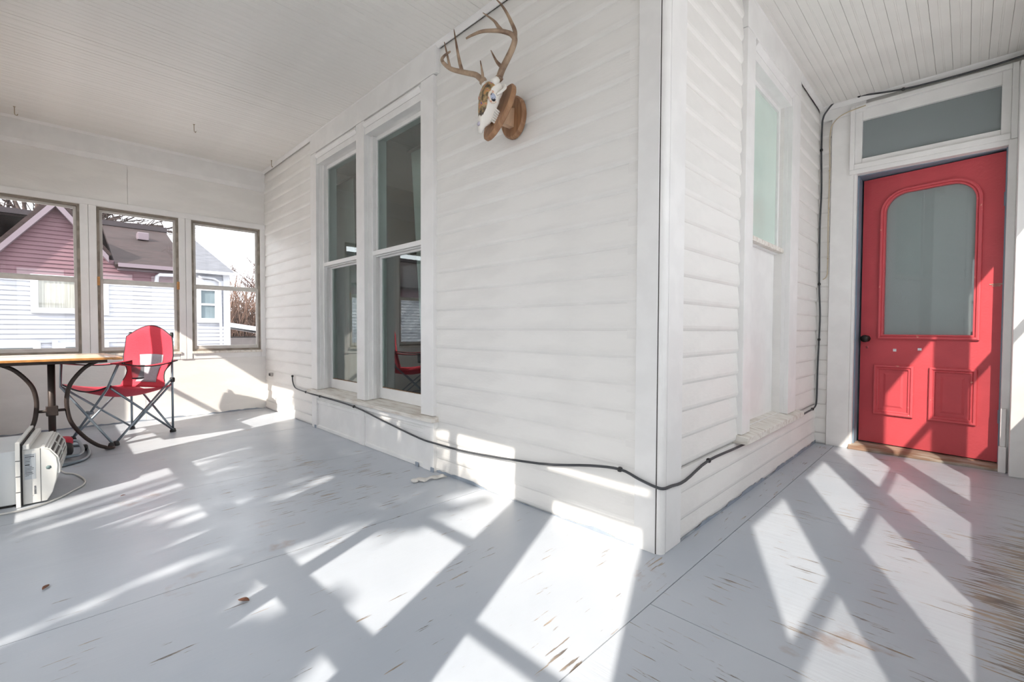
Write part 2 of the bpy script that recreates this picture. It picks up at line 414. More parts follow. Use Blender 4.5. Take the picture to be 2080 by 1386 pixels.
# ================================================================== storm windows of the left wall
def frame_yz(x0, x1, a, b, z0, z1, t, tb=None, tt=None):
    tb = tb or t; tt = tt or t
    return MB().box(x0, x1, a, a + t, z0, z1).box(x0, x1, b - t, b, z0, z1).box(x0, x1, a + t, b - t, z0, z0 + tb).box(x0, x1, a + t, b - t, z1 - tt, z1)
def frame_xz(y0, y1, a, b, z0, z1, t, tb=None, tt=None):
    tb = tb or t; tt = tt or t
    return MB().box(a, a + t, y0, y1, z0, z1).box(b - t, b, y0, y1, z0, z1).box(a + t, b - t, y0, y1, z0, z0 + tb).box(a + t, b - t, y0, y1, z1 - tt, z1)
names = ['storm window nearest the clapboard corner, bare trees outside', 'middle storm window behind the red chair', 'storm window above the table, purple gable outside']
for i, (a, b) in enumerate(DW):
    zm = 1.365
    w = structe('window_%d' % (i + 1), (XD - 0.03, (a + b) / 2, ZS), names[i], 'window')
    frame_yz(XD - 0.055, XD - 0.004, a, b, 0.68, ZT, 0.02, 0.022, 0.022).build('outer_frame', ALUD, w, 0.002)
    up = frame_yz(XD - 0.048, XD - 0.030, a + 0.02, b - 0.02, zm - 0.012, ZT - 0.022, 0.022, 0.034).build('upper_sash', ALU, w, 0.002)
    box(XD - 0.040, XD - 0.037, a + 0.042, b - 0.042, zm + 0.022, ZT - 0.044).build('pane', GLASS, up)
    lo = frame_yz(XD - 0.030, XD - 0.010, a + 0.02, b - 0.02, 0.702, zm + 0.010, 0.022, 0.035, 0.036).build('lower_sash', ALU, w, 0.002)
    box(XD - 0.021, XD - 0.018, a + 0.042, b - 0.042, 0.737, zm - 0.026).build('pane', GLASS, lo)
    if i == 1:
        wc_ = mat('orange_wood_block', srgb(206, 150, 92), 0.6, 0.2, 20)
        for y in (a + 0.006, b - 0.006):
            box(XD - 0.004, XD + 0.012, y - 0.012, y + 0.012, zm - 0.045, zm + 0.035).build('wood_wedge', wc_, w, 0.002)

# ================================================================== pair of tall windows in the centre wall
PAIR = [(-3.36, -2.58), (-2.45, -1.68)]
ZSA, ZTA = 0.385, 2.42
t2 = structe('trim_2', (-2.5, 0, 0.3), 'white casing, sill and panelled apron around the pair of tall windows', 'window casing')
box(W_L, -3.36, -0.030, 0.03, 0.36, 2.53).build('side_casing', TRIM, t2, 0.003)
box(-2.58, -2.45, -0.030, 0.03, 0.36, 2.53).build('middle_casing', TRIM, t2, 0.003)
box(-1.68, W_R, -0.030, 0.03, 0.36, 2.53).build('side_casing', TRIM, t2, 0.003)
box(W_L, W_R + 0.03, -0.030, 0.03, 2.533, H).build('frieze_board', TRIM, t2, 0.003)
for a, b in PAIR:
    box(a, b, -0.022, 0.03, 2.42, 2.47).build('head_casing', TRIM, t2, 0.002)
    MB().prism([(-0.022, 2.472), (-0.04, 2.495), (-0.04, 2.505), (-0.02, 2.53), (0.03, 2.53), (0.03, 2.472)], 0, a, b).build('head_moulding', TRIM, t2)
MB().prism([(-0.065, 0.325), (-0.065, 0.352), (0.11, 0.372), (0.11, 0.325)], 0, W_L - 0.03, W_R + 0.03).build('sill_board', SILLW, t2, 0.003)
box(W_L - 0.01, W_R + 0.01, -0.035, 0.03, 0.285, 0.325).build('apron_moulding', TRIM, t2, 0.004)
for a, b in ((W_L, -3.38), (-2.56, -2.47), (-1.66, W_R)):
    box(a, b, -0.028, 0.03, 0, 0.285).build('apron_stile', TRIM, t2, 0.003)
for a, b in ((-3.38, -2.56), (-2.47, -1.66)):
    box(a, b, -0.012, 0.03, 0, 0.285).build('apron_panel', TRIM, t2)
    box(a, b, -0.024, -0.01, 0.232, 0.262).build('panel_moulding', TRIM, t2, 0.004)
    box(a, b, -0.022, -0.01, 0.0, 0.03).build('panel_moulding', TRIM, t2, 0.004)
for xx in (-3.40, -1.72, -1.545):
    box(xx - 0.02, xx + 0.012, -0.034, -0.028, 0.0, 0.028).build('paint_spill', GREYSPOT, t2)

nm2 = ['tall window with grey curtains, left one of the pair', 'tall window right of the pair, red chair mirrored in its lower pane']
for i, (a, b) in enumerate(PAIR):
    w = structe('window_%d' % (i + 4), ((a + b) / 2, 0.06, 0.37), nm2[i], 'window')
    box(a, a + 0.006, 0.0, 0.16, ZSA - 0.02, ZTA + 0.01).build('jamb', TRIM, w)
    box(b - 0.006, b, 0.0, 0.16, ZSA - 0.02, ZTA + 0.01).build('jamb', TRIM, w)
    box(a, b, 0.0, 0.16, ZTA, ZTA + 0.02).build('head_jamb', TRIM, w)
    box(a + 0.006, a + 0.030, 0.028, 0.058, 0.37, ZTA).build('stop', TRIM, w, 0.002)
    zm = 1.50
    us = frame_xz(0.058, 0.086, a + 0.006, b - 0.006, zm - 0.012, ZTA, 0.032, 0.045, 0.03).build('upper_sash', TRIM, w, 0.003)
    box(a + 0.038, b - 0.038, 0.070, 0.074, zm + 0.033, ZTA - 0.03).build('pane', GLASS2, us)
    box(a + 0.006, b - 0.006, 0.030, 0.060, zm - 0.005, zm + 0.03).build('meeting_rail', TRIM, w, 0.003)
    ls = frame_xz(0.090, 0.118, a + 0.006, b - 0.006, 0.372, zm + 0.006, 0.036, 0.085, 0.03).build('lower_sash', TRIM, w, 0.003)
    box(a + 0.042, b - 0.042, 0.102, 0.106, 0.457, zm - 0.024).build('pane', GLASS2, ls)
    box(a + 0.045, b - 0.045, 0.099, 0.1015, 0.452, 0.462).build('putty_line', mat('old_putty', srgb(150, 112, 78), 0.8, 0.4, 30), ls)

# room behind the pair of windows
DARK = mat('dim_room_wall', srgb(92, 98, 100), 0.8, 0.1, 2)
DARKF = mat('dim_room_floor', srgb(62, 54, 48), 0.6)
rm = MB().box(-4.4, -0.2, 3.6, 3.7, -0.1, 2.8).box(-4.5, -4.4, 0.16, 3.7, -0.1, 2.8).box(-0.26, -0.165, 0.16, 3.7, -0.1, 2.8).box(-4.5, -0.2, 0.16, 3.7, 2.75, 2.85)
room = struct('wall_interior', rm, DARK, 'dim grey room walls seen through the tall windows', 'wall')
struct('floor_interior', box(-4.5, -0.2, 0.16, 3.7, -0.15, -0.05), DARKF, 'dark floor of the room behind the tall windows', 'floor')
CURT = mat('grey_curtain_cloth', srgb(206, 208, 206), 0.9, 0.08, 4)
def curtain(x0, x1, y, z0, z1, amp, folds, lab, top_w=1.0, lean=0.0):
    t = thing('curtain', ((x0 + x1) / 2, y, z0), lab, 'curtain')
    def fn(u, v):
        wv = 1.0
        x = x0 + (x1 - x0) * u + lean * (1 - v)
        return (x, y + amp * math.sin(u * folds * 2 * math.pi) * (0.5 + 0.5 * math.sin(3 + 2 * v)), z0 + (z1 - z0) * v)
    MB().grid(folds * 10, 10, fn).build('cloth', CURT, t, solid=0.003)
    MB().tube([(x0 - 0.05, y, z1 + 0.02), (x1 + 0.05, y, z1 + 0.02)], 0.009, 8).build('rod', BLACKM, t)
    return t
curtain(-3.98, -3.30, 0.30, 0.10, 2.36, 0.03, 5, 'grey curtain hanging behind the left tall window', lean=0.12)
curtain(-2.30, -2.08, 0.30, 0.10, 2.33, 0.025, 4, 'grey curtain pulled aside behind the right tall window', lean=0.20)

# ================================================================== window of the return wall
MINT = mat('pale_mint_frosted_pane', srgb(212, 230, 220), 0.18, 0.05, 2)
t3 = structe('trim_3', (0, 1.4, 0.3), 'white casing and sill around the mint window', 'window casing')
box(-0.03, 0.028, 0.872, 1.00, 0.355, 2.53).build('side_casing', TRIM, t3, 0.003)
box(-0.03, 0.028, 1.76, 1.955, 0.355, 2.53).build('side_casing', TRIM, t3, 0.003)
box(-0.03, 0.028, 0.872, 1.965, 2.533, H).build('frieze_board', TRIM, t3, 0.003)
box(-0.03, 0.020, 1.0, 1.76, 2.42, 2.47).build('head_casing', TRIM, t3, 0.002)
MB().prism([(0.020, 2.472), (0.04, 2.495), (0.04, 2.505), (0.02, 2.53), (-0.03, 2.53), (-0.03, 2.472)], 1, 1.0, 1.76).build('head_moulding', TRIM, t3)
MB().prism([(0.065, 0.310), (0.065, 0.345), (-0.11, 0.372), (-0.11, 0.310)], 1, 0.872 - 0.02, 2.04).build('sill_board', SILLW, t3, 0.003)
w6 = structe('window_6', (-0.06, 1.38, 0.37), 'window with a pale mint upper pane and a white board below', 'window')
box(-0.16, 0.0, 1.754, 1.76, 0.36, 2.43).build('jamb', TRIM, w6)
box(-0.16, 0.0, 1.0, 1.006, 0.36, 2.43).build('jamb', TRIM, w6)
box(-0.16, 0.0, 1.0, 1.76, 2.42, 2.44).build('head_jamb', TRIM, w6)
us = frame_yz(-0.075, -0.045, 1.006, 1.754, 1.44, 2.42, 0.03, 0.045, 0.03).build('upper_sash', TRIM, w6, 0.003)
box(-0.064, -0.060, 1.036, 1.724, 1.485, 2.39).build('pane', MINT, us)
box(-0.08, -0.075, 1.006, 1.754, 1.43, 2.42).build('blind', TRIM, us)
box(-0.045, -0.012, 1.006, 1.754, 1.445, 1.475).build('meeting_rail', SILLW, w6, 0.003)
box(-0.090, -0.070, 1.006, 1.754, 0.365, 1.445).build('lower_board', TRIM, w6)

# ================================================================== transom and red door
w7 = structe('window_7', (0.64, YC, 2.2), 'transom window above the red door', 'window')
frame_xz(YC - 0.050, YC, 0.205, 1.085, 2.165, 2.650, 0.03, 0.04, 0.03).build('outer_frame', TRIM, w7, 0.004)
ts = frame_xz(YC - 0.028, YC + 0.02, 0.235, 1.055, 2.205, 2.620, 0.045, 0.04, 0.085).build('sash', TRIM, w7, 0.003)
box(0.280, 1.010, YC - 0.002, YC + 0.004, 2.245, 2.535).build('pane', veiled_glass('transom_glass', 1.6, (0.7, 0.74, 0.74, 1), 0.62, srgb(168, 176, 178)), ts)
box(0.300, 1.012, YC + 0.07, YC + 0.10, 2.50, 2.545).build('back_rail', TRIM, w7)
box(0.205, 1.085, YC - 0.045, YC + 0.10, 2.130, 2.166).build('transom_bar', TRIM, w7, 0.004)
jm = structe('trim_4', (0.65, YC, 0), 'blue grey door jamb and worn threshold around the red door', 'door frame')
box(0.250, 0.262, YC + 0.02, YC + 0.30, 0.03, 2.13).build('jamb', BLUEG, jm)
box(1.040, 1.052, YC + 0.0, YC + 0.05, 0.03, 2.13).build('jamb', BLUEG, jm)
box(0.250, 1.052, YC + 0.02, YC + 0.30, 2.125, 2.135).build('head_jamb', BLUEG, jm)
MB().prism([(YC - 0.06, 0.0), (YC - 0.06, 0.016), (YC - 0.02, 0.034), (YC + 0.16, 0.034), (YC + 0.16, 0.0)], 0, 0.235, 1.055).build('threshold', WOODTH, jm, 0.003)
# dim hall behind the door
hall = MB().box(-0.165, -0.10, YC + 0.16, YC + 3, -0.1, 2.8).box(1.7, 1.8, YC + 0.16, YC + 3, -0.1, 2.8).box(-0.2, 1.8, YC + 2.9, YC + 3, -0.1, 2.8).box(-0.2, 1.8, YC + 0.16, YC + 3, 2.75, 2.85).box(-0.2, 1.8, YC + 0.16, YC + 3, -0.15, -0.02)
struct('wall_hall', hall, mat('hall_paint', srgb(120, 130, 138), 0.8, 0.1, 2), 'dim blue grey hall behind the red door', 'wall')

DT = math.radians(9); HX, HY = 1.042, YC + 0.035
door = structe('door_1', (HX, HY, 0.042), 'red wooden door with an arched glass and two lower panels, standing ajar', 'door')
DWD = 0.778; DH0, DH1 = 0.042, 2.115
du = Vector((-math.cos(DT), math.sin(DT), 0)); dn = Vector((-math.sin(DT), -math.cos(DT), 0))   # dn points to the porch
def D(u, z, n): v = Vector((HX, HY, 0)) + du * u + dn * n; return (v.x, v.y, z)
def dbox(u0, u1, z0, z1, n0, n1):
    mb = MB(); mb.box(u0, u1, n0, n1, z0, z1); mb.v = [D(v[0], v[2], v[1]) for v in mb.v]; return mb
GL0, GL1, GZ0, GZ1, GR = 0.137, 0.632, 0.895, 1.965, 0.13
def rounded(u0, u1, z0, z1, r, n=8):
    pts = [(u0, z0), (u1, z0)]
    pts += [(u1 - r + r * math.cos(t * math.pi / 2 / n), z1 - r + r * math.sin(t * math.pi / 2 / n)) for t in range(n + 1)]
    pts += [(u0 + r - r * math.sin(t * math.pi / 2 / n), z1 - r + r * math.cos(t * math.pi / 2 / n)) for t in range(n + 1)]
    return pts
def ring_loft(curves):
    """curves: list of (2d pts, n offset); open strip between successive outlines, closed around"""
    mb = MB(); n = len(curves[0][0])
    vs_ = [D(p[0], p[1], off) for c, off in curves for p in c]; fs = []
    for i in range(len(curves) - 1):
        for k in range(n):
            k2 = (k + 1) % n; fs.append((i * n + k, i * n + k2, (i + 1) * n + k2, (i + 1) * n + k))
    mb.add(vs_, fs); return mb
# slab: outer rectangle to arched hole, front and back
def slab():
    inner = rounded(GL0, GL1, GZ0, GZ1, GR); n = len(inner)
    cu, cz = (GL0 + GL1) / 2, (GZ0 + GZ1) / 2
    outer = []
    for (u, z) in inner:
        a, bz = u - cu, z - cz
        ku = ((DWD - cu) if a > 0 else cu) / abs(a) if abs(a) > 1e-6 else 1e9
        kz = ((DH1 - cz) if bz > 0 else (cz - 0.70)) / abs(bz) if abs(bz) > 1e-6 else 1e9
        k = min(ku, kz); outer.append((cu + a * k, cz + bz * k))
    # snap to the corners
    for cx_, cy_ in ((0, 0.70), (DWD, 0.70), (0, DH1), (DWD, DH1)):
        j = min(range(n), key=lambda i: (outer[i][0] - cx_) ** 2 + (outer[i][1] - cy_) ** 2); outer[j] = (cx_, cy_)
    mb = ring_loft([(outer, 0.0), (inner, 0.0), (inner, -0.04), (outer, -0.04), (outer, 0.0)])
    return mb
sl = slab()
sl2 = MB(); sl2.box(0, DWD, -0.04, 0.0, DH0, 0.70); sl2.v = [D(v[0], v[2], v[1]) for v in sl2.v]
sl.add(sl2.v, sl2.f)
sl.build('door_leaf', RED, door, smooth=False)
def off(u0, u1, z0, z1, r, o): return rounded(u0 - o, u1 + o, z0 - o, z1 + o, r + o)
R_ = (GL0, GL1, GZ0, GZ1, GR)
ring_loft([(off(*R_, 0.036), 0.0), (off(*R_, 0.035), 0.017), (off(*R_, 0.027), 0.022), (off(*R_, 0.018), 0.020), (off(*R_, 0.013), 0.009), (off(*R_, 0.010), 0.012), (off(*R_, 0.002), 0.010), (off(*R_, 0.0), -0.012)]).build('glass_moulding', REDM, door, smooth=False)
gp = MB(); pts = rounded(GL0, GL1, GZ0, GZ1, GR); n = len(pts)
gp.add([D(p[0], p[1], -0.012) for p in pts] + [D(p[0], p[1], -0.016) for p in pts], [tuple(range(n)), tuple(range(2 * n - 1, n - 1, -1))] + [(i, (i + 1) % n, n + (i + 1) % n, n + i) for i in range(n)])
gp.build('pane', veiled_glass('door_glass', 1.75, (0.9, 0.93, 0.93, 1), 0.35, srgb(176, 186, 186)), door)
cu_ = MB().grid(40, 6, lambda u, v: D(GL0 - 0.02 + (GL1 - GL0 + 0.04) * u, GZ0 - 0.03 + (GZ1 - GZ0 + 0.06) * v, -0.030 + 0.0012 * math.sin(u * 30)))
cu_.build('door_curtain', mat('grey_door_curtain', srgb(186, 192, 192), 0.9, 0.06, 3), door, solid=0.002)
for (u0, u1) in ((0.106, 0.356), (0.442, 0.686)):
    z0, z1 = 0.27, 0.658
    sq = lambda o: [(u0 + o, z0 + o), (u1 - o, z0 + o), (u1 - o, z1 - o), (u0 + o, z1 - o)]
    pm = ring_loft([(sq(0), 0.0), (sq(0.001), 0.016), (sq(0.006), 0.020), (sq(0.014), 0.020), (sq(0.022), 0.010), (sq(0.025), 0.013), (sq(0.031), 0.012), (sq(0.036), 0.001)]).build('panel_moulding', REDM, door, smooth=False)
    pn = ring_loft([(sq(0.034), 0.001), (sq(0.062), 0.001), (sq(0.076), 0.006)]); q4 = sq(0.076)
    pn.add([D(p[0], p[1], 0.006) for p in q4], [(0, 1, 2, 3)])
    pn.build('raised_panel', RED, door, smooth=False)
# knob and rose, keyhole
def lathe(center, axis, prof, n=18):
    ax = Vector(axis).normalized(); e1 = ax.orthogonal().normalized(); e2 = ax.cross(e1); c = Vector(center)
    mb = MB(); mb.smooth = True
    return mb.loft([[tuple(c + ax * h_ + (e1 * math.cos(2 * math.pi * k / n) + e2 * math.sin(2 * math.pi * k / n)) * r_) for k in range(n)] for r_, h_ in prof])
lathe(D(0.738, 0.861, 0), dn, [(0.026, 0), (0.026, 0.004), (0.012, 0.008), (0.010, 0.028), (0.022, 0.034), (0.029, 0.046), (0.027, 0.058), (0.014, 0.064)]).build('knob', BLACKM, door)
kh = lathe(D(0.733, 0.795, 0), dn, [(0.011, 0), (0.011, 0.003), (0.008, 0.004)], 12); kh.build('keyhole_plate', REDM, door)
dbox(0.731, 0.735, 0.783, 0.799, 0.003, 0.0055).build('keyhole', GAP, door)
STK = mat('white_paper_tab', srgb(238, 240, 244), 0.7, 0.08, 60)
dbox(0.550, 0.570, 0.765, 0.785, 0.0, 0.0015).build('paper_tab', STK, door)
mb = dbox(0.403, 0.425, 0.778, 0.795, 0.0, 0.0015); mb.build('paper_tab', STK, door)
dbox(0.0, 0.062, 1.236, 1.242, 0.0, 0.003).build('scratched_strip', WOODTH, door)
dbox(0.01, 0.05, 1.225, 1.230, 0.0, 0.003).build('scratched_strip', WOODTH, door)
for z in (0.35, 1.80):
    MB().tube([D(0.0, z - 0.045, 0.006), D(0.0, z + 0.045, 0.006)], 0.006, 8).build('hinge', BLUEG, door)

# ================================================================== outer walls with the windows the sun comes through
SW = [(-4.42, -3.78), (-3.66, -2.96), (-2.36, -1.74), (-1.64, -1.06), (-0.98, -0.37), (-0.30, 0.20)]
SSILL = [ZS, ZS, 0.27, 0.27, 0.27, 0.27]      # the four windows opposite the house wall reach lower
SDOOR = (0.42, 1.0)
holes = [(a - 0.02, b + 0.02, z_, 2.03) for (a, b), z_ in zip(SW, SSILL)] + [(SDOOR[0], SDOOR[1], 0.0, 1.985)]
wsm = wall_with_holes(1, YS - 0.06, YS, XD - 0.12, XE + 0.06, -0.1, H, holes)
wall_rear = struct('wall_rear', wsm, WHITE, 'white outer porch wall behind the camera with a row of windows', 'wall')
for i, (a, b) in enumerate(SW):
    w = structe('window_%d' % (8 + i), ((a + b) / 2, YS, ZS), 'storm window %s of the outer porch wall behind the camera' % ['first from the table', 'second from the table', 'third from the table', 'fourth from the table', 'fifth from the table', 'next to the storm door'][i], 'window')
    zs_ = SSILL[i]
    frame_xz(YS - 0.045, YS - 0.01, a - 0.02, b + 0.02, zs_, 2.03, 0.022, 0.05, 0.022).build('outer_frame', ALUD, w)
    if zs_ < 0.5: box(a, b, YS - 0.045, YS - 0.015, 0.835, 0.92).build('lower_rail', ALU, w)
    box(a, b, YS - 0.045, YS - 0.015, 1.345, 1.382).build('meeting_rail', ALU, w)
    box(a, b, YS - 0.032, YS - 0.029, 1.382, 2.01).build('pane', GLASS, w)
    box(a, b, YS - 0.026, YS - 0.023, zs_ + 0.047, 1.345).build('pane', GLASS, w)
dr = structe('door_2', (0.71, YS, 0), 'white storm door with two glass panes behind the camera', 'door')
a, b = SDOOR
mbd = MB().box(a, a + 0.045, YS - 0.045, YS - 0.015, 0.02, 1.94).box(b - 0.045, b, YS - 0.045, YS - 0.015, 0.02, 1.94)
mbd.box(a + 0.045, b - 0.045, YS - 0.045, YS - 0.015, 1.80, 1.94).box(a + 0.045, b - 0.045, YS - 0.045, YS - 0.015, 1.088, 1.115).box(a + 0.045, b - 0.045, YS - 0.045, YS - 0.015, 0.02, 0.36)
mbd.build('door_frame', TRIM, dr)
box(a + 0.045, b - 0.045, YS - 0.032, YS - 0.028, 1.115, 1.80).build('pane', GLASS, dr)
box(a + 0.045, b - 0.045, YS - 0.032, YS - 0.028, 0.36, 1.088).build('pane', GLASS, dr)

EW = [(-2.18, -1.57), (-1.16, -0.57), (-0.27, 0.36), (0.66, 1.32), (1.62, 2.26)]
wem = wall_with_holes(0, XE, XE + 0.06, YS - 0.06, YC + 0.2, -0.1, H, [(a - 0.02, b + 0.02, ZS, 2.03) for a, b in EW])
wall_east = struct('wall_near', wem, WHITE, 'white outer porch wall beside the camera with a row of windows', 'wall')
for i, (a, b) in enumerate(EW):
    w = structe('window_%d' % (14 + i), (XE, (a + b) / 2, ZS), 'storm window %s of the outer wall facing the clapboard corner' % ['beside the camera', 'second from the camera', 'third from the camera', 'fourth from the camera', 'nearest the red door'][i], 'window')
    frame_yz(XE + 0.01, XE + 0.045, a - 0.02, b + 0.02, ZS, 2.03, 0.022, 0.06, 0.022).build('outer_frame', ALUD, w)
    box(XE + 0.015, XE + 0.045, a, b, 1.340, 1.382).build('meeting_rail', ALU, w)
    box(XE + 0.029, XE + 0.032, a, b, 1.382, 2.01).build('pane', GLASS, w)
    box(XE + 0.023, XE + 0.026, a, b, 0.735, 1.340).build('pane', GLASS, w)
    box(XE + 0.036, XE + 0.037, a, b, 0.735, 1.340).build('insect_screen', SCREEN, w)

ev = MB().box(XD - 0.5, XE + 0.30, YS - 0.52, YS - 0.06, 2.50, 2.60).box(XE + 0.06, XE + 0.30, YS - 0.06, YC + 0.2, 2.50, 2.60).box(XD - 0.5, XD - 0.12, YS - 0.06, 0.02, 2.50, 2.60)  # unseen overhang, added to hold back high sky light from the porch
struct('added_eave', ev, TRIM, 'white roof overhang added outside the porch to cut sky light', 'added_eave')
# ================================================================== red folding camp chair
CH_RED = mat('red_chair_cloth', srgb(214, 62, 80), 0.75, 0.10, 6, 0.25, 90)
CH_EDGE = mat('black_binding', srgb(52, 46, 50), 0.8)
CH_MESH = mat('grey_mesh_cloth', srgb(176, 176, 184), 0.8, 0.08, 60)
STEEL = mat('grey_blue_steel_tube', srgb(146, 158, 168), 0.30, 0.1, 10, metal=0.65)
FOOTB = mat('black_plastic', srgb(40, 40, 42), 0.5)
RR, RL, FR, FL = Vector((-4.115, -1.0, 0)), Vector((-4.50, -1.245, 0)), Vector((-3.84, -1.405, 0)), Vector((-4.29, -1.64, 0))
chair = thing('camp_chair', (-4.19, -1.32, 0), 'red folding camp chair with grey mesh panel beside the wooden table', 'chair')
Z = lambda v, z: Vector((v.x, v.y, z))
sFR, sFL = Vector((-3.85, -1.43, 0.47)), Vector((-4.27, -1.705, 0.47)); sRR, sRL = Z(RR, 0.46), Z(RL, 0.46)
aFR, aFL = Vector((-3.80, -1.385, 0.645)), Vector((-4.20, -1.70, 0.645)); aRR, aRL = Z(RR, 0.635), Z(RL, 0.635)
e = 0.012
for name, pth in (('rear_post', [Z(RR, 0.02), Z(RR, 0.86)]), ('rear_post', [Z(RL, 0.02), Z(RL, 0.86)]),
                  ('front_leg', [Z(FL, 0.02), sFR + Vector((0.0, -0.02, -0.02)), aFR]), ('front_leg', [Z(FR, 0.02) + Vector((0.02, -0.02, 0)), sFL + Vector((0.03, -0.0, -0.02)), aFL]),
                  ('side_leg', [Z(FR, 0.02), sRR + Vector((0.01, -0.01, 0.01))]), ('side_leg', [Z(RR, 0.02) + Vector((0.015, 0, 0)), sFR + Vector((0, 0, -0.02))]),
                  ('side_leg', [Z(FL, 0.02), sRL]), ('side_leg', [Z(RL, 0.02), sFL + Vector((0, 0, -0.02))]),
                  ('back_leg', [Z(RL, 0.02), sRR + Vector((-0.01, 0.01, -0.01))]), ('back_leg', [Z(RR, 0.02), sRL])):
    MB().tube(pth, 0.0088, 10).build(name, STEEL, chair)
for v in (RR, RL, FR, FL):
    lathe(Z(v, 0), (0, 0, 1), [(0.022, 0), (0.024, 0.008), (0.018, 0.03), (0.012, 0.034)], 12).build('foot', FOOTB, chair)
lathe(Vector((FR.x + 0.03, FR.y - 0.03, 0.0)), (0, 0, 1), [(0.020, 0), (0.022, 0.008), (0.015, 0.03)], 12).build('foot', FOOTB, chair)
mid = (Z(FR, 0.02) + sFL) * .5; mid2 = (Z(FL, 0.02) + sFR) * .5
jc = (mid + mid2) * .5; jd = (sFR - sFL).normalized()
MB().tube([jc - jd * 0.028, jc + jd * 0.028], 0.013, 10).build('cross_joint', STEEL, chair)
def seat_fn(u, v, dz=0.0):
    front = sFL.lerp(sFR, u); rear = Z(RL, 0.42).lerp(Z(RR, 0.42), u); p = front.lerp(rear, v)
    sag = 0.075 * math.sin(math.pi * u) * (0.75 + 0.25 * math.sin(math.pi * v)) + 0.03 * math.sin(math.pi * v)
    return (p.x, p.y, p.z - sag + dz)
st = MB().grid(16, 14, seat_fn).build('seat', CH_RED, chair, solid=0.004)
MB().grid(8, 8, lambda u, v: seat_fn(0.36 + 0.28 * u, 0.45 + 0.55 * v, 0.006)).build('mesh_panel', CH_MESH, st, solid=0.003)
MB().tube([Vector(seat_fn(i / 12, 0)) for i in range(13)], 0.006, 6).build('seat_binding', CH_EDGE, st)
bdir = (RR - RL).normalized(); bmidp = (RR + RL) * .5; bout = Vector((-bdir.y, bdir.x, 0))
if bout.dot(FR - RR) > 0: bout = -bout
HWB = (RR - RL).length / 2 + 0.030; bmidp = bmidp - bdir * 0.002
def back_w(v):
    pts_ = [(0, 0.94), (0.10, 0.90), (0.22, 0.80), (0.34, 0.80), (0.46, 1.0), (0.60, 1.06), (0.80, 1.02), (0.90, 1.0), (1.0, 0.97)]
    for (a, wa_), (b, wb_) in zip(pts_, pts_[1:]):
        if v <= b: return wa_ + (wb_ - wa_) * (v - a) / (b - a)
    return pts_[-1][1]
def back_fn(u, v, dn_=0.0):
    s_ = (u - 0.5) * 2; hw = HWB * back_w(v)
    arch = 0.100 * max(0.0, math.cos(s_ * math.pi / 2)) ** 1.0
    z = 0.40 + (0.845 - 0.40) * v + arch * v ** 3
    curve = 0.055 * (1 - s_ * s_) * (0.4 + 0.6 * math.sin(math.pi * min(1, v * 1.1)))
    lean = -0.07 * (1 - v) ** 2
    p = bmidp + bdir * (s_ * hw) + bout * (-0.016 + curve + lean - dn_)
    return (p.x, p.y, z)
bk = MB().grid(20, 24, back_fn).build('backrest', CH_RED, chair, solid=0.005)
MB().grid(8, 12, lambda u, v: back_fn(0.26 + 0.48 * u, 0.10 + 0.50 * v, 0.006)).build('mesh_panel', CH_MESH, bk, solid=0.003)
edge = [Vector(back_fn(0, i / 16)) for i in range(2, 17)] + [Vector(back_fn(i / 16, 1)) for i in range(1, 16)] + [Vector(back_fn(1, 1 - i / 16)) for i in range(0, 15)]
MB().tube(edge, 0.0045, 6).build('back_binding', CH_EDGE, bk)
for A_, B_ in ((aFR, aRR), (aFL, aRL)):
    d_ = (B_ - A_); sd_ = Vector((-d_.y, d_.x, 0)).normalized()
    def arm_fn(u, v, A_=A_, d_=d_, sd_=sd_):
        p = A_ - d_ * 0.04 + d_ * 1.10 * u + sd_ * (v - 0.5) * (0.10 - 0.05 * u); return (p.x, p.y, p.z - 0.035 * math.sin(math.pi * u))
    ar = MB().grid(12, 4, arm_fn).build('armrest', CH_RED, chair, solid=0.008)
    MB().tube([Vector(arm_fn(i / 10, 0)) for i in range(11)], 0.005, 6).build('arm_binding', CH_EDGE, ar)
c0 = aFR.lerp(aRR, 0.33)
cup = MB(); cup.smooth = True; n = 16
cup.loft([[(c0.x + r_ * math.cos(2 * math.pi * k / n), c0.y + r_ * math.sin(2 * math.pi * k / n), z) for k in range(n)] for r_, z in ((0.042, 0.615), (0.040, 0.56), (0.036, 0.51), (0.030, 0.505))], cap=False)
cupo = cup.build('cup_holder', screen_mat('black_mesh_net', 0.5, srgb(120, 124, 130)), chair)
MB().tube([(c0.x + 0.037 * math.cos(2 * math.pi * k / n), c0.y + 0.037 * math.sin(2 * math.pi * k / n), 0.512) for k in range(n)], 0.004, 6, True).build('cup_ring', CH_EDGE, cupo)
MB().tube([(c0.x + 0.043 * math.cos(2 * math.pi * k / n), c0.y + 0.043 * math.sin(2 * math.pi * k / n), 0.614) for k in range(n)], 0.003, 6, True).build('cup_ring', CH_EDGE, cupo)
for v in (RR, RL):
    lathe(Z(v, 0.84), (0, 0, 1), [(0.012, 0), (0.014, 0.02), (0.011, 0.045)], 10).build('post_cap', FOOTB, chair)
    lathe(Z(v, 0.445), (0, 0, 1), [(0.017, 0), (0.019, 0.01), (0.019, 0.03), (0.015, 0.04)], 10).build('slider', FOOTB, chair)

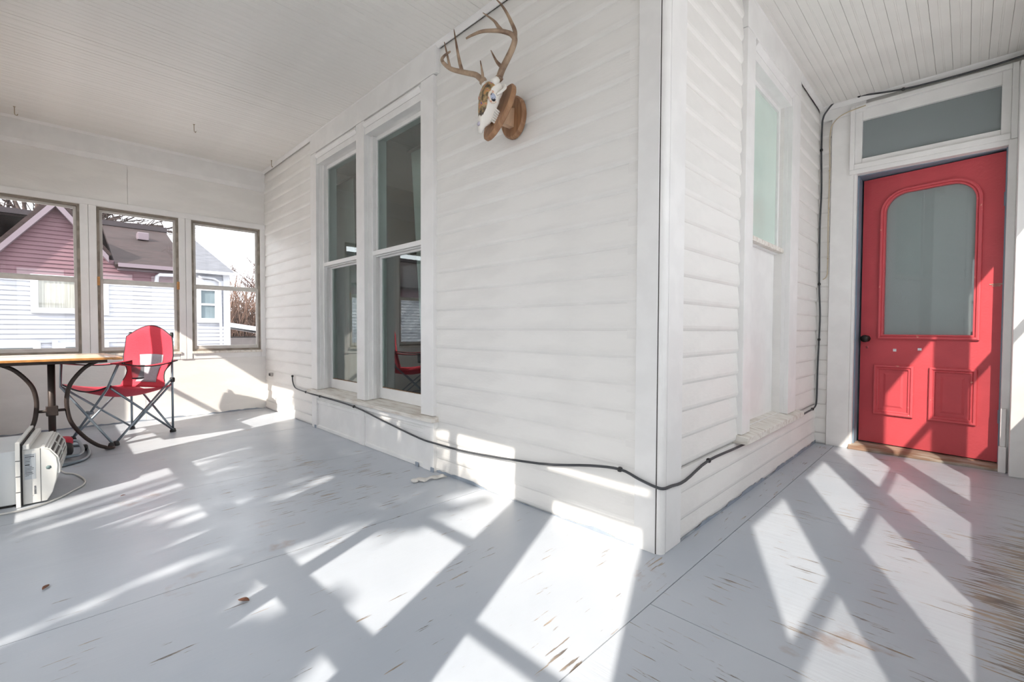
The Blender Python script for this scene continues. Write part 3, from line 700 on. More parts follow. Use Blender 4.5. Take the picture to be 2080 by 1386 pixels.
# ================================================================== table on a wrought-iron trestle
TW = mat('glare_paled_pine_top', srgb(245, 226, 202), 0.22, 0, 5, 0.08, 30, stretch=(6, 1, 1), col2=srgb(238, 210, 178))  # sky glare on the tabletop is put into this pale colour
TEDGE = mat('orange_wood_edge', srgb(214, 150, 84), 0.45, 0.2, 10, stretch=(1, 3, 8))
IRON = mat('brown_black_iron', srgb(74, 64, 60), 0.45, 0.2, 12, metal=0.4)
TX = -3.69
table = thing('side_table', (TX, -1.755, 0), 'wooden table with brown iron hoop legs beside the red chair', 'table')
tt = box(-4.16, -3.415, -2.08, -1.465, 0.696, 0.714).build('tabletop', TW, table, 0.004)
box(-3.4145, -3.400, -2.08, -1.465, 0.697, 0.713).build('edge_strip', TEDGE, tt, 0.002)
box(-4.16, -3.400, -1.4645, -1.41, 0.694, 0.713).build('end_board', mat('darker_end_board', srgb(206, 150, 98), 0.4, 0.2, 8, stretch=(1, 6, 6)), tt, 0.004)
box(-4.05, -3.50, -2.02, -1.48, 0.672, 0.696).build('iron_rail', IRON, table, 0.003)
HP = [(197.6, 733), (171.6, 747), (145.6, 776), (136.5, 802), (136.5, 830), (145.6, 861), (171.6, 890), (197.6, 907), (217, 913)]
def smooth_path(P, k=5):
    P = [Vector(p) for p in P]; out = []
    for i in range(len(P) - 1):
        p0, p1, p2, p3 = P[max(i - 1, 0)], P[i], P[i + 1], P[min(i + 2, len(P) - 1)]
        for j in range(k):
            t = j / k
            out.append(0.5 * ((2 * p1) + (-p0 + p2) * t + (2 * p0 - 5 * p1 + 4 * p2 - p3) * t * t + (-p0 + 3 * p1 - 3 * p2 + p3) * t ** 3))
    return out + [P[-1]]
hoop = [on(px, py, 0, TX) for px, py in HP]
YP = -1.755
zmin = hoop[-1].z - 0.015; zmax = hoop[0].z
for p in hoop: p.z = 0.018 + (p.z - hoop[-1].z) * 0.655 / (zmax - hoop[-1].z) if p is not hoop[-1] else p.z
hoop[-1].z = 0.018
hoopL = [Vector((p.x, 2 * YP - p.y, p.z)) for p in hoop]
for hp in (hoop, hoopL):
    MB().tube(smooth_path(hp), 0.0135, 10).build('hoop_leg', IRON, table)
    f = hp[-1]; nrm_ = Vector((0.0, (0.0 if hp is hoop else 0.0), 1))
    MB().tube([(f.x + 0.024 * math.cos(a_) , f.y + (0.02 if hp is hoop else -0.02) + 0.024 * math.sin(a_), 0.013) for a_ in [2 * math.pi * k / 14 for k in range(14)]], 0.009, 8, True).build('foot_ring', IRON, table)
MB().tube([(TX, YP, 0.012), (TX, YP, 0.675)], 0.020, 10).build('post', IRON, table)
MB().tube([(TX, YP, 0.0), (TX, YP, 0.014)], 0.05, 14).build('post_foot', IRON, table)
hw_ = min(abs(p.y - YP) for p in hoop)
MB().tube([(TX, YP - hw_, 0.335), (TX, YP + hw_, 0.335)], 0.010, 8).build('cross_bar', IRON, table)
table.rotation_euler.z = math.radians(4)
box(TX - 0.028, TX + 0.028, YP - 0.03, YP + 0.03, 0.30, 0.37).build('joint_block', IRON, table, 0.004)

# ================================================================== window air conditioner standing on the floor
ACW = mat('off_white_plastic', srgb(226, 226, 222), 0.45, 0.04, 4, 0.05, 80)
ACM = mat('off_white_sheet_metal', srgb(220, 224, 226), 0.4, 0.04, 3)
ACD = mat('dark_vent_slot', srgb(36, 34, 34), 0.7)
ACL = mat('grey_label', srgb(196, 202, 206), 0.5, 0.05, 30)
INK = mat('label_ink', srgb(60, 62, 66), 0.6)
acx0, acx1 = -3.065, -2.555
ac = thing('air_conditioner', ((acx0 + acx1) / 2, -1.98, 0), 'white window air conditioner resting on the floor under the table', 'air conditioner')
box(acx0 + 0.01, acx1 - 0.012, -2.235, -1.875, 0.012, 0.288).build('casing', ACM, ac, 0.006)
box(acx0 + 0.03, acx1 - 0.02, -2.22, -1.90, 0.0, 0.012).build('base_pan', ACD, ac)
pf = [(-1.868, 0.006), (-1.775, 0.010), (-1.755, 0.05), (-1.738, 0.12), (-1.732, 0.19), (-1.738, 0.235), (-1.765, 0.278), (-1.79, 0.292), (-1.868, 0.292)]
fs_ = MB().prism(pf, 0, acx0, acx1).build('front_shell', ACW, ac, 0.004)
frame_xz(-1.885, -1.868, acx0 - 0.02, acx1 + 0.022, -0.0 + 0.002, 0.335, 0.03).build('mounting_flange', ACW, ac, 0.002)
frame_xz(-1.8675, -1.862, acx0 - 0.012, acx1 + 0.014, 0.008, 0.325, 0.012).build('rubber_seal', ACD, ac)
box(acx0, acx1 + 0.01, -1.86, -1.835, 0.293, 0.318).build('top_rail', ACW, ac, 0.003)
for zz in (0.08, 0.16, 0.24):
    box(acx1 + 0.0221, acx1 + 0.0235, -1.8852, -1.8680, zz, zz + 0.003).build('flange_notch', INK, ac)
gr_ = MB().prism([(-1.7305, 0.150), (-1.7300, 0.190), (-1.7365, 0.2365), (-1.7640, 0.2795), (-1.785, 0.2915), (-1.80, 0.27), (-1.76, 0.15)], 0, acx0 + 0.03, acx1 - 0.014).build('grille_recess', ACD, ac)
gpath = [(-1.7305, 0.150), (-1.7300, 0.190), (-1.7365, 0.2365), (-1.7640, 0.2795), (-1.785, 0.2915)]
for k in range(9):
    t_ = k / 8 * 3.999; i_ = int(t_); f_ = t_ - i_
    y = gpath[i_][0] + (gpath[i_ + 1][0] - gpath[i_][0]) * f_; z = gpath[i_][1] + (gpath[i_ + 1][1] - gpath[i_][1]) * f_
    MB().box(acx0 + 0.02, acx1 - 0.006, y - 0.010, y + 0.004, z - 0.0045, z + 0.0045).build('grille_slat', ACW, gr_)
for xx in (acx1 - 0.010, (acx0 + acx1) / 2, acx0 + 0.024):
    MB().prism([(p[0] + 0.005, p[1]) for p in gpath] + [(-1.79, 0.28), (-1.75, 0.15)], 0, xx - 0.005, xx + 0.005).build('grille_post', ACW, gr_)
box(acx1, acx1 + 0.0008, -1.7985, -1.7965, 0.01, 0.29).build('shell_seam', INK, ac)
lb = box(acx1, acx1 + 0.001, -1.856, -1.815, 0.135, 0.268).build('rating_label', ACL, ac)
zz = 0.262
rows = [0.002, .004, .002, .002, .003, .002, .006, .002, .002, .002, .002, .003, .002, .002]
for k, rh in enumerate(rows):
    y1 = -1.853 + random.uniform(0.012, 0.034)
    box(acx1 + 0.001, acx1 + 0.0016, -1.853, y1, zz - rh, zz).build('label_print', INK, lb); zz -= rh + 0.0055
box(acx1, acx1 + 0.0012, -1.822, -1.815, 0.055, 0.098).build('model_print', mat('faint_ink', srgb(140, 142, 146), 0.6, 0.4, 120), ac)
lathe((acx1, -1.768, 0.185), (1, 0, 0), [(0.011, 0), (0.011, 0.0012)], 6).build('recycling_mark', mat('green_grey_mark', srgb(120, 140, 140), 0.6), ac)
ac.rotation_euler.z = math.radians(-4)
cp = [on(px, py, 2, 0.006) for px, py in [(122, 955), (132, 961), (150, 963), (166, 970), (173, 978), (168, 986), (150, 996), (128, 1008), (100, 1020), (70, 1030), (40, 1038), (10, 1044), (-20, 1049)]]
cp[-1].y = max(cp[-1].y, -2.2)
rot7 = Matrix.Rotation(math.radians(4), 3, 'Z'); aco = Vector(ac.location)
acf = aco + Vector((0.0, 0.016, 0.0)); ac.location = acf
cp = [aco + rot7 @ (p - acf) for p in cp]
MB().tube(smooth_path(cp, 4), 0.0048, 8).build('power_cord', mat('white_cord', srgb(222, 220, 214), 0.5), ac)

# ================================================================== folded stool lying behind the air conditioner
fst = thing('folded_chair', (-3.45, -1.68, 0), 'folded grey tube chair with red and black cloth, lying behind the air conditioner', 'folding chair')
def lp(pts, z): return [on(px, py, 2, z) for px, py in pts]
l1 = lp([(105, 950), (135, 944), (165, 935), (179, 926), (180, 915), (172, 906), (150, 905), (125, 910)], 0.012)
MB().tube(smooth_path(l1, 5), 0.011, 10).build('frame_tube', STEEL, fst)
l2 = lp([(105, 936), (135, 929), (160, 924), (168, 915), (164, 903), (156, 896), (135, 898)], 0.048)
MB().tube(smooth_path(l2, 5), 0.011, 10).build('frame_tube', STEEL, fst)
c = on(138, 918, 2, 0.05)
def blob(cx_, cy_, cz_, rx, ry, rz, n=14, m=9, pw=0.7):
    mb = MB(); mb.smooth = True; rings = []
    for i in range(m + 1):
        a_ = math.pi * i / m; cz = math.cos(a_); sr = max(0.02, math.sin(a_) ** pw)
        rings.append([(cx_ + rx * sr * math.copysign(abs(math.cos(2 * math.pi * k / n)) ** pw, math.cos(2 * math.pi * k / n)), cy_ + ry * sr * math.copysign(abs(math.sin(2 * math.pi * k / n)) ** pw, math.sin(2 * math.pi * k / n)), cz_ - rz * math.copysign(abs(cz) ** pw, cz)) for k in range(n)])
    return mb.loft(rings)
blob(c.x - 0.02, c.y - 0.03, 0.068, 0.11, 0.06, 0.052).build('black_cloth', mat('black_nylon', srgb(34, 33, 36), 0.6, 0.2, 10, 0.4, 30), fst)
blob(c.x - 0.06, c.y - 0.025, 0.112, 0.07, 0.055, 0.036).build('red_cloth', CH_RED, fst)
jp = on(172, 908, 2, 0.03); blob(jp.x, jp.y, 0.026, 0.03, 0.02, 0.022).build('corner_joint', FOOTB, fst)

# ================================================================== antlered skull on a two-part wooden mount
SW_ = mat('light_brown_plaque_wood', srgb(172, 132, 98), 0.5, 0, 4, 0.1, 30, stretch=(14, 1, 1.5), col2=srgb(146, 106, 76))
mount = thing('skull_mount', (-0.835, 0.0, 1.93), 'antlered deer skull on an oval wooden mount, hung on the clapboard wall', 'skull mount')
def oval(cx_, cz_, rx, rz, n=28): return [(cx_ + rx * math.cos(2 * math.pi * k / n), cz_ + rz * math.sin(2 * math.pi * k / n)) for k in range(n)]
mb = MB()
for (y_, s_) in (): pass
o1 = oval(-0.835, 2.035, 0.084, 0.110); n = len(o1)
rings = [[(p[0], y_, p[1]) for p in oval(-0.835, 2.035, 0.084 * s_, 0.110 * s_)] for y_, s_ in ((-0.008, 1.0), (-0.026, 1.0), (-0.036, 0.93))]
mb.loft(rings); mb.build('wall_plaque', SW_, mount)
CP = Vector((-0.80, -0.15, 2.005)); an = Vector((-0.343, -0.267, -0.90)).normalized()
nn = Vector((-0.15, -0.93, 0.33)); nn = (nn - an * nn.dot(an)).normalized(); bb = nn.cross(an).normalized()
def S(a_, b_, n_): return CP + an * a_ + bb * b_ + nn * n_
rings = []
for n_, s_ in ((-0.012, 0.95), (-0.006, 1.0), (0.010, 1.0), (0.016, 0.94)):
    rings.append([S(0.150 * s_ * math.sin(2 * math.pi * k / 28), 0.082 * s_ * math.cos(2 * math.pi * k / 28), n_) for k in range(28)])
MB().loft(rings).build('front_plaque', SW_, mount)
br = MB()
w_ = 0.016
t0, t1 = Vector((-0.828, -0.034, 2.075)), Vector((-0.832, -0.034, 1.975))
f0, f1 = S(-0.03, 0, -0.012), S(0.045, 0, -0.012)
sidev = Vector((1, 0, 0)) * w_
br.add([t0 - sidev, t1 - sidev, f1 - sidev, f0 - sidev, t0 + sidev, t1 + sidev, f1 + sidev, f0 + sidev], [(0, 1, 2, 3), (7, 6, 5, 4), (0, 4, 5, 1), (1, 5, 6, 2), (2, 6, 7, 3), (3, 7, 4, 0)])
br.build('bracket', mat('pale_bracket_wood', srgb(206, 172, 142), 0.5, 0.12, 10, stretch=(4, 4, 1)), mount, 0.002)

def SK(a_, b_, n_): return S(a_ * 0.86 - 0.006, b_, n_ + 0.018 - 0.20 * (a_ + 0.1))
def bone_mat():
    m = bpy.data.materials.new('painted_bone'); m.use_nodes = True; nt = m.node_tree; N = nt.nodes; L = nt.links; b = N['Principled BSDF']
    b.inputs['Roughness'].default_value = 0.35
    tc = N.new('ShaderNodeTexCoord'); at = N.new('ShaderNodeAttribute'); at.attribute_name = 'coat'
    n1 = N.new('ShaderNodeTexNoise'); n1.inputs['Scale'].default_value = 42; n1.inputs['Detail'].default_value = 4; L.new(tc.outputs['Object'], n1.inputs[0])
    camo = N.new('ShaderNodeValToRGB'); L.new(n1.outputs[0], camo.inputs[0]); cr = camo.color_ramp
    cr.elements[0].position = 0.36; cr.elements[0].color = srgb(70, 62, 52); cr.elements[1].position = 0.66; cr.elements[1].color = srgb(84, 100, 166)
    for p_, c_ in ((0.44, srgb(120, 96, 62)), (0.54, srgb(170, 146, 104)), (0.60, srgb(214, 142, 70))):
        e_ = cr.elements.new(p_); e_.color = c_
    sm = N.new('ShaderNodeMath'); sm.operation = 'ADD'; mu = N.new('ShaderNodeMath'); mu.operation = 'MULTIPLY_ADD'
    n2 = N.new('ShaderNodeTexNoise'); n2.inputs['Scale'].default_value = 30; L.new(tc.outputs['Object'], n2.inputs[0])
    mu.inputs[1].default_value = 0.8; mu.inputs[2].default_value = -0.4; L.new(n2.outputs[0], mu.inputs[0])
    L.new(at.outputs['Fac'], sm.inputs[0]); L.new(mu.outputs[0], sm.inputs[1])
    r2 = N.new('ShaderNodeValToRGB'); L.new(sm.outputs[0], r2.inputs[0]); r2.color_ramp.elements[0].position = 0.38; r2.color_ramp.elements[1].position = 0.50
    mx = N.new('ShaderNodeMix'); mx.data_type = 'RGBA'; L.new(r2.outputs[0], mx.inputs[0]); mx.inputs[6].default_value = srgb(236, 232, 224); L.new(camo.outputs[0], mx.inputs[7])
    L.new(mx.outputs[2], b.inputs['Base Color']); return m
st_ = [(-0.120, 0.020, 0.018, 0.052), (-0.112, 0.034, 0.030, 0.056), (-0.090, 0.050, 0.042, 0.064), (-0.065, 0.054, 0.048, 0.072), (-0.040, 0.056, 0.048, 0.078), (-0.015, 0.060, 0.048, 0.080), (0.008, 0.048, 0.047, 0.080),
       (0.035, 0.040, 0.045, 0.080), (0.065, 0.034, 0.042, 0.078), (0.095, 0.027, 0.034, 0.078), (0.125, 0.021, 0.020, 0.086), (0.150, 0.018, 0.012, 0.088), (0.168, 0.012, 0.007, 0.086)]
n = 20; rings = []; coat = []
for a_, hw2, hh, no in st_:
    rg = []
    for k in range(n):
        t_ = 2 * math.pi * k / n; cb, sn = math.cos(t_), math.sin(t_)
        rg.append(SK(a_, hw2 * math.copysign(abs(cb) ** 0.8, cb), no + hh * math.copysign(abs(sn) ** 0.8, sn)))
        top = max(0, sn)
        coat.append(max(0, min(1, (top - 0.18) * 1.7)) * (1 if a_ < 0.06 else max(0, 1 - (a_ - 0.06) / 0.06)))
    rings.append(rg)
sk = MB(); sk.smooth = True; sk.loft(rings); sko = sk.build('skull', bone_mat(), mount)
att = sko.data.attributes.new('coat', 'FLOAT', 'POINT'); att.data.foreach_set('value', coat)
BONE = mat('white_bone', srgb(238, 235, 228), 0.4, 0.05, 20)
for sgn in (-1, 1):
    rim = [SK(-0.015 + 0.024 * math.cos(2 * math.pi * k / 16), sgn * (0.052 + 0.004 * math.sin(2 * math.pi * k / 16)), 0.086 + 0.022 * math.sin(2 * math.pi * k / 16)) for k in range(16)]
    MB().tube(rim, 0.006, 8, True).build('eye_rim', mat('orange_edged_bone', srgb(232, 220, 204), 0.4, 0, 40, col2=srgb(206, 116, 70), thr=(0.38, 0.46)), sko)
    hole = MB(); hole.smooth = True
    hole.loft([[SK(-0.015 + r_ * math.cos(2 * math.pi * k / 14), sgn * (0.052 + d_), 0.086 + r_ * math.sin(2 * math.pi * k / 14)) for k in range(14)] for r_, d_ in ((0.020, 0.0), (0.017, 0.006), (0.008, 0.0085))])
    hole.build('eye_socket', mat('socket_blue_grey', srgb(176, 184, 204), 0.6, 0, 60, col2=srgb(40, 40, 50), thr=(0.42, 0.52)), sko)
    # cheek bone and temple hook
    MB().tube(smooth_path([SK(-0.038, sgn * 0.055, 0.07), SK(-0.07, sgn * 0.066, 0.05), SK(-0.098, sgn * 0.060, 0.035), SK(-0.112, sgn * 0.045, 0.04)], 4), [0.007] * 12 + [0.004], 8).build('cheek_bone', BONE, sko)
    tmb = MB()
    for k in range(6):
        a0 = 0.02 + k * 0.0125; p_ = SK(a0, sgn * (0.034 - k * 0.001), 0.030 - 0.0)
        r0, h0 = 0.0052, 0.020
        tmb.loft([[p_ + an * (r0 * s2 * math.cos(q_)) + bb * (r0 * s2 * math.sin(q_)) + nn * h_ for q_ in [2 * math.pi * k2 / 6 for k2 in range(6)]] for s2, h_ in ((0.5, -0.008), (1, -0.002), (1, 0.022))])
    tmb.build('teeth', BONE, sko)
lathe(SK(0.128, 0, 0.104), nn, [(0.013, -0.004), (0.011, 0.004), (0.006, 0.005)], 12).build('nose_opening', mat('nose_shadow', srgb(110, 100, 120), 0.7, 0, 50, col2=srgb(200, 196, 210)), sko)
def antler_mat():
    return mat('brown_antler', srgb(176, 152, 128), 0.5, 0, 14, 0.3, 90, col2=srgb(112, 86, 68), thr=(0.36, 0.62))
ANT = antler_mat()
def apath(pts, k=5): return smooth_path([on(px, py, 1, y) for px, py, y in pts], k)
def rad(npts, r0, r1, rm=None):
    out = []
    for i in range(npts):
        t_ = i / (npts - 1); out.append(max(0.0018, r0 + (r1 - r0) * t_ ** 1.6))
    return out
def antler(main, tines, base):
    P = apath(main); m = MB().tube(P, rad(len(P), base, 0.004), 10)
    o = m.build('antler', ANT, mount)
    for tn, r0 in tines:
        Q = apath(tn); MB().tube(Q, rad(len(Q), r0, 0.002), 8).build('tine', ANT, o)
    q_ = P[0]; d_ = (P[2] - P[0]).normalized()
    MB().tube([min((SK(-0.080, 0.034, 0.095), SK(-0.080, -0.034, 0.095)), key=lambda w_: (w_ - q_).length), q_], [0.022, 0.014], 10).build('pedicle', BONE, o)
    lathe(q_ - d_ * 0.006, d_, [(0.012, -0.012), (0.019, 0), (0.021, 0.006), (0.016, 0.012)], 10).build('burr', ANT, o)
antler([(1014, 158, -.21), (1020, 141, -.205), (1033, 115, -.19), (1042, 95, -.18), (1045.5, 80, -.185), (1040, 71, -.20), (1030, 66, -.22), (1011, 62.5, -.26), (981, 63.5, -.31), (960, 71, -.35), (946.5, 78.5, -.37)],
       [([(1045.5, 82, -.185), (1046, 64, -.18), (1039, 46, -.175), (1028, 24, -.18), (1017, 8, -.19), (1006, -3, -.20)], 0.011),
        ([(1020, 64, -.24), (1012, 54, -.25), (1003, 42, -.26), (981, 26, -.275)], 0.010), ([(1022, 138, -.204), (1014, 131, -.212), (1007, 122, -.225), (997, 102, -.25)], 0.010)], 0.016)
antler([(981, 165, -.235), (972, 156, -.24), (964, 151.5, -.25), (942, 147, -.28), (916, 140, -.32), (901, 128, -.35), (898, 120, -.37), (904, 112, -.39), (914, 105, -.41)],
       [([(939, 146, -.285), (934, 128, -.29), (930, 108, -.295), (926, 84, -.30), (922, 59.5, -.305)], 0.0095),
        ([(914, 139, -.325), (911, 124, -.33), (907.6, 108, -.335), (902.4, 85.5, -.34)], 0.0075), ([(981, 163, -.237), (980, 150, -.25), (978.6, 141, -.258), (975.6, 123, -.27)], 0.008)], 0.0145)

# ================================================================== cable, wire, hooks, small box, scrap, leaves
CAB = mat('black_coax_jacket', srgb(66, 68, 72), 0.45)
cab = thing('coax_cable', (-2.0, -0.03, 0.25), 'black cable clipped along both clapboard walls and over the red door', 'cable')
cpath = [(-4.02, -0.014, 0.435), (-4.01, -0.016, 0.39), (-3.97, -0.018, 0.345), (-3.89, -0.02, 0.318), (-3.62, -0.032, 0.312), (-3.45, -0.048, 0.312), (-3.26, -0.046, 0.310), (-2.60, -0.046, 0.297), (-2.15, -0.046, 0.250), (-1.69, -0.042, 0.200), (-1.50, -0.034, 0.193), (-1.18, -0.02, 0.196), (-0.64, -0.02, 0.244), (-0.33, -0.02, 0.300), (-0.174, -0.022, 0.317), (-0.08, -0.028, 0.298), (-0.01, -0.028, 0.284), (0.022, -0.016, 0.280), (0.026, 0.05, 0.276), (0.025, 0.18, 0.268), (0.022, 0.442, 0.303), (0.030, 0.80, 0.302), (0.034, 1.2, 0.300), (0.034, 1.8, 0.298), (0.026, 2.30, 0.300), (0.022, 2.50, 0.300), (0.022, 2.60, 0.315), (0.020, 2.648, 0.37), (0.020, 2.655, 0.60), (0.026, 2.655, 0.85), (0.030, 2.655, 1.05), (0.020, 2.655, 1.30), (0.016, 2.655, 1.75), (0.022, 2.655, 2.05), (0.016, 2.655, 2.38), (0.020, 2.645, 2.56), (0.026, 2.636, 2.62), (0.050, 2.626, 2.665)]
cpath = [Vector(p) for p in cpath] + [on(px, py, 1, YC - 0.062) for px, py in [(1700, 205), (1745, 195), (1835, 181), (1970, 147), (2080, 113), (2130, 100)]]
MB().tube(smooth_path(cpath, 4), 0.0062, 8).build('jacket', CAB, cab)
clip = lambda p, ax: blob(p.x, p.y, p.z, 0.011, 0.011, 0.011, 8, 6).build('cable_clip', FOOTB, cab)
for p in [cpath[0], cpath[4], cpath[6], cpath[7], cpath[14], cpath[20], cpath[25], cpath[29], cpath[31], cpath[34], cpath[39], cpath[40]]:
    clip(p, 0)
wr = thing('wall_wire', (0.078, YC - 0.03, 1.33), 'thin beige wire running down beside the door casing', 'wire')
wp = [(0.30, YC - 0.056, 2.632), (0.17, YC - 0.05, 2.615), (0.10, YC - 0.045, 2.57), (0.074, YC - 0.036, 2.48), (0.076, YC - 0.034, 2.2), (0.073, YC - 0.034, 1.8), (0.076, YC - 0.034, 1.45), (0.070, YC - 0.036, 1.36), (0.045, YC - 0.036, 1.335)]
MB().tube(smooth_path([Vector(p) for p in wp], 5), 0.0035, 6).build('strand', mat('beige_wire', srgb(206, 190, 160), 0.6, 0.15, 30), wr)
for z_ in (2.2, 1.9, 1.5):
    blob(0.075, YC - 0.035, z_, 0.006, 0.006, 0.005, 8, 5).build('wire_staple', mat('beige_staple', srgb(190, 172, 140), 0.6), wr)
HK = mat('painted_steel_hook', srgb(176, 162, 140), 0.4, metal=0.5)
for (hx_, hy_, lab_) in ((-4.62, -1.935, 'small steel hook in the ceiling above the table'), (-3.96, -0.843, 'small steel hook in the ceiling above the middle of the porch'), (-4.40, -0.075, 'small steel hook in the ceiling near the clapboard corner')):
    hk = thing('ceiling_hook', (hx_, hy_, H), lab_, 'hook', 'hooks screwed into the ceiling')
    pts = [Vector((hx_, hy_, H + 0.002)), Vector((hx_, hy_, H - 0.03)), Vector((hx_, hy_, H - 0.05))] + [Vector((hx_ + 0.012 * math.cos(a_) * 0.7 - 0.012 * 0.7, hy_ + 0.012 * math.cos(a_) * -0.7 + 0.012 * 0.7, H - 0.052 - 0.014 * math.sin(a_))) for a_ in [math.pi * k / 6 for k in range(1, 7)]]
    MB().tube(pts, 0.0028, 7).build('wire', HK, hk)
    lathe((hx_, hy_, H - 0.004), (0, 0, 1), [(0.007, 0), (0.008, 0.002), (0.006, 0.004)], 10).build('collar', HK, hk)
ob = thing('junction_box', (-4.674, 0, 0.37), 'small grey junction box low on the clapboard wall by the corner', 'junction box')
box(-4.70, -4.645, -0.028, 0.0, 0.385, 0.425).build('body', mat('grey_box_metal', srgb(176, 172, 168), 0.5), ob, 0.004)
box(-4.690, -4.672, -0.033, -0.028, 0.392, 0.418).build('cover', FOOTB, ob, 0.002)
box(-4.665, -4.650, -0.033, -0.028, 0.392, 0.418).build('cover', FOOTB, ob, 0.002)

SCR = mat('white_paper_scrap', srgb(214, 212, 208), 0.7, 0.1, 20)
sp = thing('paper_scrap', (-1.43, -0.1, 0), 'crumpled white strip lying on the floor by the window apron', 'scrap')
def scrap_fn(u, v):
    p = Vector((-1.45, -0.215, 0)).lerp(Vector((-1.405, -0.045, 0)), u)
    return (p.x + (v - 0.5) * (0.045 + 0.02 * math.sin(u * 9)), p.y + (v - 0.5) * 0.012, 0.006 + 0.012 * abs(math.sin(u * 7 + v * 2)) + 0.004 * math.sin(v * 5))
MB().grid(14, 4, scrap_fn).build('strip', SCR, sp, solid=0.0015)
blob(-1.458, -0.222, 0.010, 0.025, 0.020, 0.010, 10, 6).build('crumple', SCR, sp)
LEAF = mat('dry_brown_leaf', srgb(128, 82, 58), 0.7, 0.3, 40)
for px, py, s_, r_, lab_ in ((495, 1222, 0.022, 0.6, 'small curled brown leaf on the open grey floor'), (250, 1008, 0.012, 1.9, 'tiny brown leaf crumb on the floor in front of the air conditioner'), (93, 1195, 0.016, 2.6, 'brown leaf on the floor in the near left')):
    p = on(px, py, 2, 0.0)
    lf = thing('dry_leaf', p, lab_, 'leaf', 'dry leaves on the floor')
    def leaf_fn(u, v, p=p, s_=s_, r_=r_):
        w2 = math.sin(math.pi * min(1, u * 0.96 + 0.02)) * 0.5 * s_; a_ = (u - 0.5) * 2 * s_; b_ = (v - 0.5) * 2 * w2
        return (p.x + a_ * math.cos(r_) - b_ * math.sin(r_), p.y + a_ * math.sin(r_) + b_ * math.cos(r_), 0.003 + 0.35 * abs(b_) + 0.12 * s_ * u)
    MB().grid(8, 4, leaf_fn).build('blade', LEAF, lf, solid=0.0008)

# ================================================================== OUTSIDE
GZ = -0.75
SNOW = mat('snow', srgb(243, 244, 247), 0.8, 0.08, 0.6, 0.3, 3)
gnd = MB().grid(24, 24, lambda u, v: (-60 + 90 * u, -45 + 80 * v, GZ + 0.08 * math.sin(u * 40) * math.cos(v * 31)))
GRASS = mat('dull_winter_lawn', srgb(206, 206, 208), 0.9, 0.25, 0.5, 0.5, 12, col2=srgb(122, 114, 98), thr=(0.46, 0.56))
struct('ground', gnd, GRASS, 'winter lawn with thin snow around the porch', 'ground')
struct('bounce_snow_field', box(1.7, 16.0, -22, 16, GZ - 0.1, GZ + 0.12), SNOW, 'snow added beside the porch to bounce light onto the ceiling', 'ground')  # unseen snow, added as a reflector for the right-hand ceiling
WS = mat('white_vinyl_siding', srgb(178, 180, 188), 0.6, 0.04, 1.5)
PS = mat('mauve_vinyl_siding', srgb(112, 82, 90), 0.6, 0.08, 1.5)
RF = mat('brown_roof_shingle', srgb(50, 35, 35), 0.9, 0.4, 3, 0.6, 6, stretch=(2, 1, 12))
RFG = mat('grey_roof_shingle', srgb(104, 106, 112), 0.9, 0.2, 3, 0.6, 6, stretch=(2, 1, 12))
HT = mat('white_house_trim', srgb(190, 192, 198), 0.5)
PT = mat('pale_mauve_trim', srgb(112, 100, 108), 0.5)
HG = mat('dim_house_glass', srgb(120, 134, 140), 0.12, 0.15, 2)
HC = mat('house_curtain', srgb(168, 168, 160), 0.85, 0.25, 3, stretch=(1, 14, 0.3))
def laps(X, y0, y1, z0, z1, step, clipfn=None):
    mb = MB(); z = z0
    while z < z1 - 0.01:
        h_ = min(step, z1 - z); a, b = y0, y1
        if clipfn: a, b = clipfn(z, y0, y1); a2, b2 = clipfn(z + h_, y0, y1)
        else: a2, b2 = a, b
        if b - a > 0.02:
            # wedge with its butt proud at the bottom
            mb.add([(X, a, z), (X + 0.028, a, z), (X + 0.006, a2, z + h_), (X, a2, z + h_), (X, b, z), (X + 0.028, b, z), (X + 0.006, b2, z + h_), (X, b2, z + h_)],
                   [(0, 1, 2, 3), (7, 6, 5, 4), (1, 5, 6, 2), (0, 4, 5, 1), (3, 2, 6, 7), (0, 3, 7, 4)])
        z += step
    return mb
XN = -12.5
nh = thing('neighbour_house', (XN - 3, -3, GZ), 'house with white lower siding, mauve gable and brown roof seen through two storm windows', 'house')
MB().box(XN - 7, XN, -9, 0.5, GZ, 2.33).build('wall_core', WS, nh)
tag(laps(XN, -9, 0.5, GZ + 0.4, 1.97, 0.096).build('white_siding', WS, nh), kind='stuff')
AP = (-1.66, 3.52); slope = 1.33
def gclip(z, y0, y1):
    if z <= 2.33: return y0, y1
    hw = (AP[1] - z) / slope; return AP[0] - hw, AP[0] + hw
tag(laps(XN + 0.02, -9, 0.5, 1.99, 2.33, 0.085).build('mauve_siding', PS, nh), kind='stuff')
tag(laps(XN + 0.02, -9, 0.5, 2.33, AP[1], 0.085, gclip).build('gable_siding', PS, nh), kind='stuff')
MB().prism([(AP[0] - 0.9, 2.32), (AP[0] + 0.9, 2.32), (AP[0], AP[1])], 0, XN - 3.5, XN + 0.01).build('gable_core', PS, nh)
def slabq(p0, p1, p2, p3, t):
    P4 = [Vector(p) for p in (p0, p1, p2, p3)]; nq = (P4[1] - P4[0]).cross(P4[3] - P4[0]).normalized() * t
    return MB().add([p for p in P4] + [p + nq for p in P4], [(0, 1, 2, 3), (7, 6, 5, 4), (0, 4, 5, 1), (1, 5, 6, 2), (2, 6, 7, 3), (3, 7, 4, 0)])
RZ = 3.72; RX = XN - 3.2
slabq((XN + 0.25, -9.2, 2.31), (XN + 0.25, AP[0] - 1.0, 2.31), (RX, AP[0] - 1.0, RZ), (RX, -9.2, RZ), -0.08).build('roof_slope', RF, nh)
